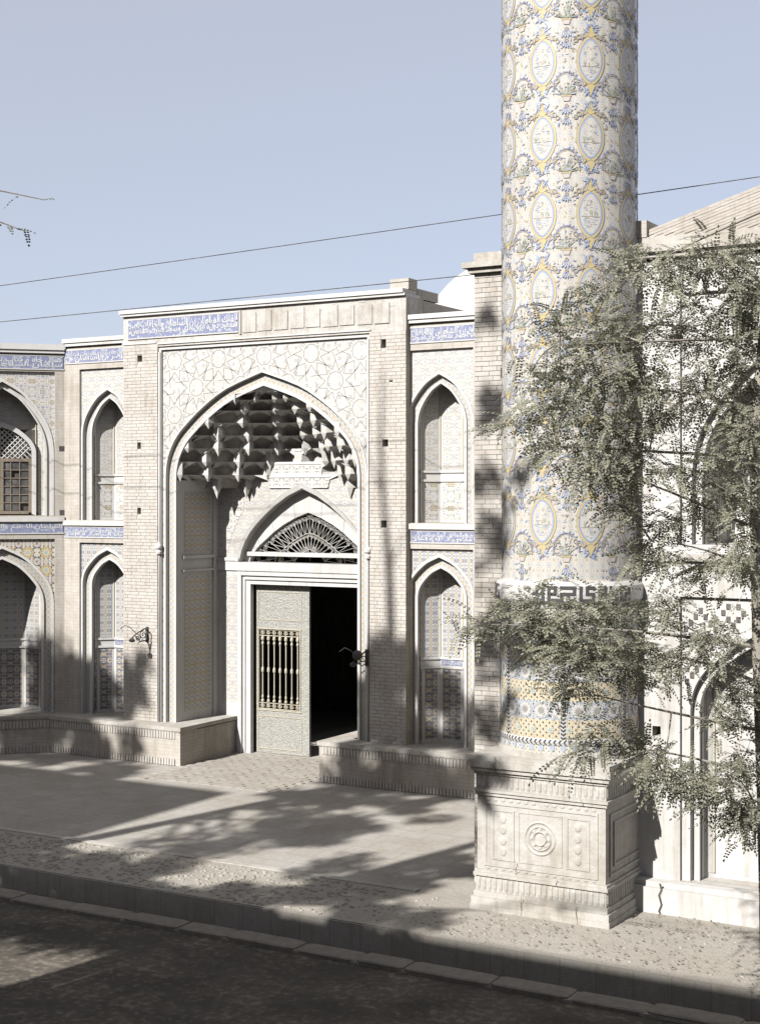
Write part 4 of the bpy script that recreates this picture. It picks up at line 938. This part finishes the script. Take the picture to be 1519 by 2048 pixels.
# shaft with its net of medallions
MB().lathe([(.80, 3.815), (rs(3.83), 3.83)] + [(rs(z), z) for z in (5, 6, 7, 8, 9, 10, 11, 12, 13, 14, 15)], 64).build('shaft', 'tile_shaft', mn, True)
MB().lathe([(rs(15), 15), (.95, 15.3), (1.1, 15.6), (1.15, 15.62), (1.15, 16.4), (1.05, 16.4), (1.05, 15.7), (.55, 15.7), (.55, 18.2), (.75, 18.3), (.75, 18.4), (.5, 19.1), (.05, 19.8)], 40).build('gallery', 'tile_star', mn)
R0 = .795
def leafp(l, w_): return [(0, 0), (w_, l * .45), (0, l), (-w_, l * .45)]
def rot(p, t, ox=0, oy=0): return [(ox + x * cos(t) - y * sin(t), oy + x * sin(t) + y * cos(t)) for x, y in p]
def loop_ring(mb, R, x, y, r, w_, m, n=12, e=1.):
    for k in range(n):
        t0, t1 = 2 * pi * k / n, 2 * pi * (k + 1) / n
        disc(mb, R, 0, 0, [(x + (r - w_) * cos(t0), y + e * (r - w_) * sin(t0)), (x + (r + w_) * cos(t0), y + e * (r + w_) * sin(t0)), (x + (r + w_) * cos(t1), y + e * (r + w_) * sin(t1)), (x + (r - w_) * cos(t1), y + e * (r - w_) * sin(t1))], m)
def oval(rx, ry, n=28, pt=.12):
    q = []
    for k in range(n):
        t = 2 * pi * k / n; f = 1 + pt * max(0, abs(sin(t)) ** 6); q.append((rx * cos(t), ry * sin(t) * f))
    return q
def fan(mb, R, poly_, m, cx=0, cy=0):
    for k in range(len(poly_)): disc(mb, R, 0, 0, [(cx, cy), poly_[k], poly_[(k + 1) % len(poly_)]], m)
def sring(mb, R, a, b, m):
    for k in range(len(a)): j = (k + 1) % len(a); disc(mb, R, 0, 0, [a[k], b[k], b[j], a[j]], m)
SM = ['s_yellow', 's_lblue', 's_pale', 's_blue', 's_brown', 's_green', 's_pink', 'tile_shaft', 's_grey']
def stroke(mb, R, pts, w_, m):
    for a, b in zip(pts, pts[1:]):
        d = Vector((b[0] - a[0], b[1] - a[1])); n_ = Vector((-d.y, d.x)).normalized() * w_
        disc(mb, R, 0, 0, [(a[0] - n_.x, a[1] - n_.y), (b[0] - n_.x, b[1] - n_.y), (b[0] + n_.x, b[1] + n_.y), (a[0] + n_.x, a[1] + n_.y)][::-1] if False else [(a[0] + n_.x, a[1] + n_.y), (a[0] - n_.x, a[1] - n_.y), (b[0] - n_.x, b[1] - n_.y), (b[0] + n_.x, b[1] + n_.y)], m)
def medallion(seed):
    rd = random.Random(seed); mb = MB()
    o0 = oval(.168, .253); o1 = oval(.163, .247); o2 = oval(.142, .220); o3 = oval(.134, .212); o4 = oval(.124, .200); o5 = oval(.118, .194)
    sring(mb, R0 + .0025, o1, o0, 4); sring(mb, R0 + .003, o2, o1, 0); sring(mb, R0 + .0035, o3, o2, 3); sring(mb, R0 + .004, o4, o3, 1); sring(mb, R0 + .0045, o5, o4, 8); fan(mb, R0 + .004, o5, 7)
    for s in (-1, 1):
        for p in ([(0, s * .255), (.055, s * .285), (.03, s * .335), (0, s * .40), (-.03, s * .335), (-.055, s * .285)], [(.055, s * .265), (.125, s * .235), (.135, s * .265), (.085, s * .30)], [(-.055, s * .265), (-.125, s * .235), (-.135, s * .265), (-.085, s * .30)]):
            disc(mb, R0 + .004, 0, 0, p if s > 0 else p[::-1], 0); stroke(mb, R0 + .0055, p + p[:1], .0026, 4)
        for q in (-1, 1):
            for (x, y, r) in ((.140, .262, .024), (.176, .225, .022)): loop_ring(mb, R0 + .006, q * x, s * y, r, .0058, 4)
            for k in range(5):
                t = rd.uniform(.25, 1.5); disc(mb, R0 + .006 + .0004 * k, 0, 0, rot(leafp(rd.uniform(.05, .09), .009), -q * t if s > 0 else pi + q * t, q * rd.uniform(.0, .04), s * rd.uniform(.30, .38)), rd.choice((3, 1, 8, 1)))
            stroke(mb, R0 + .0068, [(q * .03 * k * .9, s * (.405 - .012 * k * k)) for k in range(5)], .004, 3)
    for k in range(26):
        a_ = rd.uniform(0, 6.3); rr = rd.uniform(1.12, 1.75); x, y = .17 * rr * cos(a_), .25 * rr * sin(a_)
        if abs(y) < .42 and abs(x) < .26: disc(mb, R0 + .0030 + .00002 * k, 0, 0, rot(leafp(rd.uniform(.03, .06), rd.uniform(.005, .010)), rd.uniform(0, 6.3), x, y), rd.choice((0, 1, 3, 5, 6, 8, 4)))
    zz = rd.uniform(-.09, -.02)
    stroke(mb, R0 + .006, [(-.11 + .022 * k, zz + rd.uniform(-.006, .006)) for k in range(11)], .003, 4)
    for k in range(9):
        y = zz - .02 - k * .013; h = .112 * sqrt(max(.05, 1 - (y / .2) ** 2)); x = rd.uniform(-h, 0); stroke(mb, R0 + .006, [(x, y), (x + rd.uniform(.03, h), y + rd.uniform(-.004, .004))], .0028, rd.choice((1, 8, 1, 5)))
    for k in range(8):
        x = rd.uniform(-.095, .095); h = rd.uniform(.015, .055); w_ = rd.uniform(.005, .013)
        if rd.random() < .6: disc(mb, R0 + .007, 0, 0, [(x - w_, zz), (x + w_, zz), (x + w_, zz + h), (x, zz + h * 1.35), (x - w_, zz + h)], rd.choice((6, 4, 8, 7)))
        else: disc(mb, R0 + .0075, 0, 0, rot(circ(.008 + h * .2, 6), rd.random(), x, zz + h), 5)
    for k in range(22):
        x = rd.uniform(-.09, .07); y = rd.uniform(-.02, .16); stroke(mb, R0 + .007, [(x, y), (x + rd.uniform(.008, .03), y + rd.uniform(-.006, .008))], .0022, rd.choice((8, 1, 4)))
    return meshonly(mb, 'medallion', SM)
MEDS = [medallion(s) for s in range(6)]
def bouquet(seed):
    rd = random.Random(seed + 50); mb = MB()
    stroke(mb, R0 + .004, [(-.055, .062), (.055, .062)], .007, 0); stroke(mb, R0 + .0045, [(-.058, .053), (.058, .053)], .0028, 4)
    disc(mb, R0 + .004, 0, 0, [(-.03, .0), (.03, .0), (.045, .048), (-.045, .048)], 6); stroke(mb, R0 + .005, [(-.03, 0), (-.045, .048), (.045, .048), (.03, 0), (-.03, 0)], .0025, 4)
    for k in range(30):
        t = radians(rd.uniform(-85, 85)); l = rd.uniform(.06, .20); x0 = rd.uniform(-.03, .03)
        disc(mb, R0 + .005 + .0001 * k, 0, 0, rot(leafp(l, rd.uniform(.004, .008)), -t, x0, .07), rd.choice((5, 5, 4, 8, 5)))
        x, y = x0 + sin(t) * (l + .012), .07 + cos(t) * (l + .012); disc(mb, R0 + .009, 0, 0, rot(circ(rd.uniform(.006, .013), 6), 0, x, y), rd.choice((6, 1, 3, 0, 8, 6)))
    for s in (-1, 1):
        stroke(mb, R0 + .0065, [(s * .150 * sin(t), .13 + .20 * cos(t)) for t in [radians(v) for v in range(0, 100, 12)]], .0042, 3)
        stroke(mb, R0 + .0065, [(s * .138 * sin(t), .13 + .185 * cos(t)) for t in [radians(v) for v in range(0, 100, 12)]], .0022, 4)
        for k in range(6): t = radians(8 + k * 16); disc(mb, R0 + .007, 0, 0, rot(leafp(.035, .008), -s * (t + .5), s * .15 * sin(t), .13 + .2 * cos(t)), rd.choice((1, 3, 8)))
    for z0, l, w_ in ((-.06, .10, .020), (-.19, .085, .016)):
        for t in (-.6, -.2, .2, .6): disc(mb, R0 + .005 + abs(t) * .001, 0, 0, rot(leafp(l, w_), pi + t, 0, z0), 2); stroke(mb, R0 + .0075, [rot([(0, 0)], pi + t, 0, z0)[0], rot([(w_, l * .45)], pi + t, 0, z0)[0], rot([(0, l)], pi + t, 0, z0)[0], rot([(-w_, l * .45)], pi + t, 0, z0)[0], rot([(0, 0)], pi + t, 0, z0)[0]], .0024, 3)
        loop_ring(mb, R0 + .008, 0, z0 + .012, .016, .004, 4)
    for s in (-1, 1):
        for k in range(9): disc(mb, R0 + .006 + .0002 * k, 0, 0, rot(leafp(rd.uniform(.03, .06), .008), rd.uniform(0, 6.3), s * rd.uniform(.04, .13), rd.uniform(-.32, -.03)), rd.choice((1, 5, 8, 6, 3)))
    return meshonly(mb, 'bouquet', SM)
BOUQ = [bouquet(s) for s in range(4)]
k = 0
for r in range(13):
    z = 4.50 + r * .868
    for c_ in range(9):
        a = radians(-60 + 11.4 + 40 * c_ - 1.0); k += 1
        inst(MEDS[(r * 5 + c_ * 2 + r * c_) % 6], mn, (0, 0, z), a, None, 'medallion')['kind'] = 'stuff'
        inst(BOUQ[(r * 3 + c_) % 4], mn, (0, 0, z - .46), a + radians(20), None, 'bouquet')['kind'] = 'stuff'

# ------------------------------------------------------------------ overhead wires
def wire(p, q, sag, label):
    pts = [Vector(p).lerp(Vector(q), t / 24) - Vector((0, 0, sag * 4 * (t / 24) * (1 - t / 24))) for t in range(25)]
    tag(MB().tube(pts, .0065, 5).build('overhead_wire', 'wire'), label, 'wire', 'wires strung along the street')
wire((-22, -3.6, 7.70), (24, -3.6, 9.22), .12, 'upper thin wire crossing the sky behind the minaret')
wire((-22, -3.6, 7.42), (24, -3.6, 8.05), .05, 'lower thin wire just above the portal roof')
# ------------------------------------------------------------------ trees
CAMP = Vector((14.90, -21.5, 4.74)); FW = Vector((-.5, .8660254, 0)); RT = Vector((.8660254, .5, 0))
def pinnate(mb, base, d, L, np_=8, lw=.011, ll=.032, droop=.5, rd=random):
    d = d.normalized(); side = d.cross(Vector((0, 0, 1)))
    side = side.normalized() if side.length > .1 else Vector((1, 0, 0)); upv = side.cross(d); p = base.copy(); st = L / np_
    roll = rd.uniform(-.7, .7); side, upv = side * cos(roll) + upv * sin(roll), upv * cos(roll) - side * sin(roll)
    for i in range(np_):
        q = p + d * st; ll_ = ll * (1 - .35 * i / np_) * rd.uniform(.85, 1.15)
        for s in (-1, 1):
            o = (side * s + d * .55 + upv * rd.uniform(-.35, .15)).normalized(); a = p + o * ll_ * .5; w_ = d.cross(upv).normalized() if False else (d - o * d.dot(o)).normalized() * lw
            mb.face([p, a + w_, p + o * ll_, a - w_])
        p = q; d = (d + Vector((0, 0, -droop / np_))).normalized()
    mb.face([p, p + d * ll * .5 + side * lw, p + d * ll, p + d * ll * .5 - side * lw])
def limb(mb, a, b, r0, r1, bend=.12, n=6, rd=random):
    a, b = Vector(a), Vector(b); L = (b - a).length; off = Vector((rd.uniform(-1, 1), rd.uniform(-1, 1), rd.uniform(0, 1))) * L * bend
    pts = [a.lerp(b, t / n) + off * sin(pi * t / n) for t in range(n + 1)]; mb.tube(pts, [r0 + (r1 - r0) * t / n for t in range(n + 1)], 6); return pts
# the young tree at the kerb on the right
yt = thing('locust_tree', 'young feathery leaved tree spreading over the minaret at the right edge', 'tree', (11.48, -9.01, -.1))
def bp(u, v, dep): return CAMP + (FW + RT * ((u - 760) / 2979) + Vector((0, 0, (1000 - v) / 2979))) * dep - Vector((11.48, -9.01, -.1))
tb = MB(); trunk = [Vector((0, 0, -.2)), Vector((-.01, -.02, .9)), Vector((-.04, -.03, 2.2)), Vector((-.09, -.05, 3.6)), Vector((-.12, -.08, 5.4)), Vector((.02, -.05, 7.0)), Vector((.06, 0, 8.2))]
tb.tube(trunk, [.085, .075, .066, .055, .045, .03, .012], 9); tb.build('trunk', 'bark_pale', yt, True)
CL_ = [(1330, 545, 75, 40, 20), (1430, 520, 80, 40, 24), (1490, 590, 60, 60, 34), (1250, 520, 45, 25, 9), (1180, 590, 50, 30, 9), (1120, 660, 50, 35, 11), (1225, 670, 80, 45, 26), (1355, 655, 80, 50, 26), (1470, 710, 60, 70, 34),
       (1060, 745, 40, 25, 5), (1170, 745, 70, 35, 20), (1280, 760, 60, 40, 17), (1120, 800, 80, 35, 20), (1050, 840, 45, 25, 7), (1205, 850, 80, 40, 27), (1310, 835, 60, 40, 15), (1410, 800, 70, 60, 24), (1480, 880, 50, 70, 26),
       (1100, 905, 50, 30, 10), (1190, 935, 70, 40, 24), (1290, 930, 60, 35, 15), (1400, 950, 70, 45, 19), (1250, 1025, 50, 25, 9), (1340, 1040, 60, 35, 14), (1480, 1010, 50, 60, 20), (1310, 1110, 55, 30, 10), (1400, 1130, 60, 40, 15), (1480, 1130, 45, 50, 15),
       (1050, 1225, 55, 35, 20), (965, 1250, 30, 16, 8), (1130, 1240, 60, 45, 27), (1220, 1235, 65, 45, 29), (1320, 1225, 50, 35, 12), (1180, 1310, 75, 45, 33), (1090, 1300, 50, 30, 12), (1265, 1335, 55, 40, 19), (1350, 1310, 50, 45, 14), (1430, 1290, 50, 50, 17),
       (1480, 1380, 40, 50, 15), (1150, 1375, 50, 30, 12), (1205, 1480, 45, 28, 12), (1275, 1500, 40, 28, 10), (1150, 1515, 30, 20, 4), (1325, 1540, 55, 40, 18), (1390, 1570, 50, 35, 16), (1440, 1555, 35, 30, 8), (1485, 1520, 35, 40, 12), (1488, 1630, 22, 30, 24), (1450, 1440, 40, 35, 9)]
lf = MB(); bb = MB(); rd = random.Random(11)
MAIN = [(7.3, 1180, 590), (6.8, 1250, 520), (6.6, 1430, 500), (6.2, 1110, 690), (5.6, 1060, 780), (5.2, 1090, 890), (4.6, 1220, 940), (4.2, 1300, 1080), (3.6, 960, 1248), (3.3, 1080, 1300), (2.9, 1150, 1380), (2.5, 1200, 1490), (2.2, 1320, 1550), (5.9, 1490, 700), (4.4, 1480, 1010), (2.0, 1478, 1560)]
limbs = []
for zt, u, v in MAIN:
    for a, b in zip(trunk, trunk[1:]):
        if a.z <= zt <= b.z: st = a.lerp(b, (zt - a.z) / (b.z - a.z)); break
    else: st = trunk[-1]
    e = bp(u, v, 12.3 + rd.uniform(-.9, .5)); limbs.append(limb(bb, st, e, .010 + .004 * (e - st).length, .003, .07, 9, rd))
NODES = [p for l in limbs for p in l[2:]] + trunk[2:]
for (u, v, ru, rv, n) in CL_:
    c1 = bp(u, v, 12.4); near = min(NODES, key=lambda p: (p - c1).length); dl = (near - Vector((3.42, -12.49, 4.84))).dot(FW)
    dep = 12.4 + rd.uniform(-.5, .5); c0 = bp(u, v, dep); near = min(NODES, key=lambda p: (p - c0).length)
    limb(bb, near, c0, .008, .003, .10, 6, rd)
    for k in range(int(n * 3.0)):
        uu, vv = u + ru * rd.gauss(0, .55), v + rv * rd.gauss(0, .60); p = bp(uu, vv, dep + rd.gauss(0, .25))
        out = (p - near); out.z *= .3; d = (out.normalized() * .9 + Vector((rd.uniform(-1, 1), rd.uniform(-1, 1), rd.uniform(-.45, .35)))).normalized()
        tw = p - d * rd.uniform(.05, .18)
        if k % 3 == 0: bb.tube([c0.lerp(tw, .15), tw.lerp(p, .3)], [.003, .0015], 4, cap=False)
        for q in range(2):
            d2 = (d + Vector((rd.uniform(-.8, .8), rd.uniform(-.8, .8), rd.uniform(-.4, .4)))).normalized(); pinnate(lf, tw + d2 * rd.uniform(0, .12), d2, rd.uniform(.16, .28), rd.choice((7, 8, 9)), .011, .036, rd.uniform(.3, 1.0), rd)
lf.build('crown', 'leaf', yt); bb.build('branches', 'bark_pale', yt)

def up(p, d): return tuple(Vector(p) + TO_SUN * d)          # the place in a crown whose shade falls on p
# tall street trees on the near side of the road: their crowns throw the dappled shade
LEAD = [up((x, 0, z), 21) for x, z in ((2.72, .9), (2.70, 2.4), (2.66, 3.6), (2.55, 4.8), (2.50, 5.8), (2.54, 6.9))]
def tall_tree(x, y, label, clusters, top, seed, twig=None, lead=None):
    rd = random.Random(seed); t = thing('tall_street_tree', label, 'tree', (x, y, -.1), group='tall trees on the near side of the road'); o = Vector((x, y, -.1))
    tb = MB(); tr = [Vector((0, 0, -.2)), Vector((.05, .0, 3)), Vector((-.05, .1, 7)), Vector((.1, .05, 10.5)), Vector((.0, .0, top))]
    tb.tube(tr, [.24, .2, .17, .12, .05], 9); tb.build('trunk', 'bark', t, True); lf = MB(); bb = MB()
    for (c_, r, n) in clusters:
        c_ = Vector(c_) - o; zt = max(4.5, min(top - .5, c_.z - rd.uniform(.8, 2.0)))
        for a, b in zip(tr, tr[1:]):
            if a.z <= zt <= b.z: st = a.lerp(b, (zt - a.z) / (b.z - a.z)); break
        else: st = tr[-1]
        limb(bb, st, c_, .05, .012, .08, 6, rd)
        for k in range(n):
            v = Vector((rd.gauss(0, 1), rd.gauss(0, 1), rd.gauss(0, 1))); v = v.normalized() * (rd.random() ** .45) * r; v.z *= .75; p = c_ + v
            d = Vector((rd.uniform(-1, 1), rd.uniform(-1, 1), rd.uniform(-.7, .4))).normalized(); s = Vector((rd.uniform(-1, 1), rd.uniform(-1, 1), rd.uniform(-1, 1))).cross(d).normalized(); L = rd.uniform(.10, .2)
            lf.face([p, p + d * L * .5 + s * L * .36, p + d * L, p + d * L * .5 - s * L * .36])
        for k in range(5):
            v = Vector((rd.gauss(0, 1), rd.gauss(0, 1), rd.gauss(0, .7))).normalized() * r * .8; bb.tube([c_, c_ + v * .5 + Vector((0, 0, .08)), c_ + v], [.012, .008, .003], 4, cap=False)
    if twig:
        for (a, b, n) in twig:
            a, b = Vector(a) - o, Vector(b) - o; limb(bb, a, b, .03, .003, .06, 8, rd)
            for k in range(n):
                p = a.lerp(b, 1 - .03 * k) ; d = Vector((rd.uniform(-1, 1), rd.uniform(-1, 1), rd.uniform(-.6, .3))).normalized(); pinnate(lf, p, d, .10, 5, .009, .022, .6, rd)
    if lead:
        q = [Vector(p) - o for p in lead]; bb.tube([tr[-1]] + q, [.10, .10, .09, .075, .05, .04, .015], 7)
        bb.tube([q[3], q[3] + Vector((-.45, .1, 1.0))], [.03, .01], 5).tube([q[2], q[2] + Vector((.5, .1, .9))], [.03, .01], 5)
    lf.build('crown', 'leaf_tall', t); bb.build('branches', 'bark', t); return t
rd = random.Random(5)
def many(lst):
    out = []
    for (p, d, r, n) in lst: out.append((up(p, d + rd.uniform(-1.2, 1.2)), r, n))
    return out
def field(x0, x1, y0, y1, z0, z1, k, d, r, n):          # k leafy boughs whose shade falls on a patch
    return [((rd.uniform(x0, x1), rd.uniform(y0, y1), rd.uniform(z0, z1)), d, r * rd.uniform(.7, 1.3), int(n * rd.uniform(.6, 1.4))) for _ in range(k)]
A_ = many(field(-5.6, -4.0, -1.0, 0, .7, 2.1, 22, 21, .44, 190) + field(-4.3, -2.6, 0, 0, .5, 1.7, 15, 22, .28, 125) + field(-5.5, -2.4, -.4, -.4, 0, .6, 12, 21, .34, 140) + field(-5, -1.2, -1.5, -.6, 0, 0, 12, 21, .38, 150) + field(-3.9, -2.4, 0, 0, 1.3, 2.3, 3, 22, .2, 50))
B_ = many(field(2.2, 3.0, 0, 0, .8, 2.5, 19, 21, .30, 155) + field(3.0, 4.3, 0, 0, .7, 2.1, 15, 21, .32, 155) + field(1.6, 4.6, -.4, -.4, 0, .6, 16, 21, .32, 130) + field(1.5, 4.2, -1.8, -.6, 0, 0, 10, 20, .36, 150) + field(2.2, 4.0, -4.4, -2.6, 0, 0, 12, 20, .40, 190) + field(1.6, 3.0, -6.8, -4.8, 0, 0, 9, 19, .42, 190) + field(.6, 5.2, -9.2, -7.3, 0, 0, 44, 13.5, .6, 300) + field(4.0, 5.0, -3, -1.6, 0, 0, 3, 20, .22, 60))
C_ = many(field(3.0, 7.5, -13.5, -10.9, 0, 0, 34, 9, .7, 300) + field(5.6, 6.8, -4.6, -3.6, 0, 0, 6, 17, .34, 150) + field(4.6, 6.2, -5.9, -4.6, 0, 0, 9, 17, .36, 170) + field(4.2, 7.2, -7.2, -6.1, 0, 0, 12, 16, .34, 120)
          + [((7.25, -5.99, 1.6), 15, .20, 70), ((7.5, -5.99, 1.62), 15, .14, 36), ((7.3, -5.99, 1.3), 15, .10, 22), ((6.85, -4.95, 2.0), 17, .26, 110), ((6.85, -4.95, 2.9), 17, .24, 100), ((7.1, -4.95, 3.3), 17, .2, 60), ((6.98, -4.95, 4.35), 17, .26, 100), ((6.9, -4.95, 5.0), 17, .2, 60), ((6.98, -4.95, 5.9), 17, .26, 110), ((6.85, -4.95, 7.0), 17, .14, 30),
             ((7.35, -5.55, 3.2), 15.5, .34, 240), ((7.7, -5.85, 3.05), 15.5, .26, 130), ((7.25, -5.3, 2.6), 15.5, .2, 70), ((7.6, -5.8, 2.3), 15, .12, 24), ((7.35, -5.5, 4.15), 15.5, .22, 90), ((7.4, -5.6, 4.65), 15.5, .2, 60), ((7.75, -5.85, 5.05), 15.5, .16, 36), ((8.2, -5.9, 3.1), 15, .2, 60), ((7.32, -5.5, 2.1), 15, .14, 40)])
tall_tree(-7.8, -16.2, 'tall tree across the road shading the left wall', A_, 13.5, 3)
tall_tree(-.9, -16.2, 'tall tree across the road shading the portal pier', B_, 13.8, 4, None, LEAD)
tall_tree(3.2, -17.2, 'tall tree across the road with a branch reaching into view at left', C_, 13.0, 6, [((3.25, -17.1, 7.4), (8.28, -14.32, 6.66), 8), ((6.6, -15.3, 7.0), (8.20, -14.40, 6.45), 4)], None)

# ------------------------------------------------------------------ buildings on the near side of the road
def house(x0, x1, y0, y1, h, label, floors):
    t = thing('town_house', label, 'building', ((x0 + x1) / 2, y1, 0)); W2 = (x1 - x0) / 2; D = y1 - y0
    MB().box(-W2, W2, -D, 0, -.2, h - .3).build('wall', 'townwall', t); MB().box(-W2 - .15, W2 + .15, -D, .15, h - .3, h).build('roof_cornice', 'stone', t)
    n = int(W2 * 2 / 2.6); fhh = (h - .8) / floors
    for f in range(floors):
        for i in range(n):
            x = -W2 + (i + .5) * 2 * W2 / n; z = .8 + f * fhh + .25
            wn = MB().box(x - .55, x + .55, -.03, .03, z, z + fhh * .6).build('window_frame', 'wood', t)
            MB().box(x - .46, x - .03, .02, .036, z + .1, z + fhh * .6 - .1).build('pane', 'glass', wn); MB().box(x + .03, x + .46, .02, .036, z + .1, z + fhh * .6 - .1).build('pane', 'glass', wn)
    return t
TE = math.tan(SUN_EL); SA, CA = sin(SUN_AZ), cos(SUN_AZ)
LA = (19.6 - 1.80) / CA; LB = (22.6 - 7.2) / CA
house(-30, .757 - LA * SA - .15, -30, -19.75, LA * TE, 'tall plain town house across the road, left of the viewpoint', 4)
house(5.1 - LB * SA, 34, -32, -22.75, LB * TE, 'lower town house across the road, behind the viewpoint', 3)
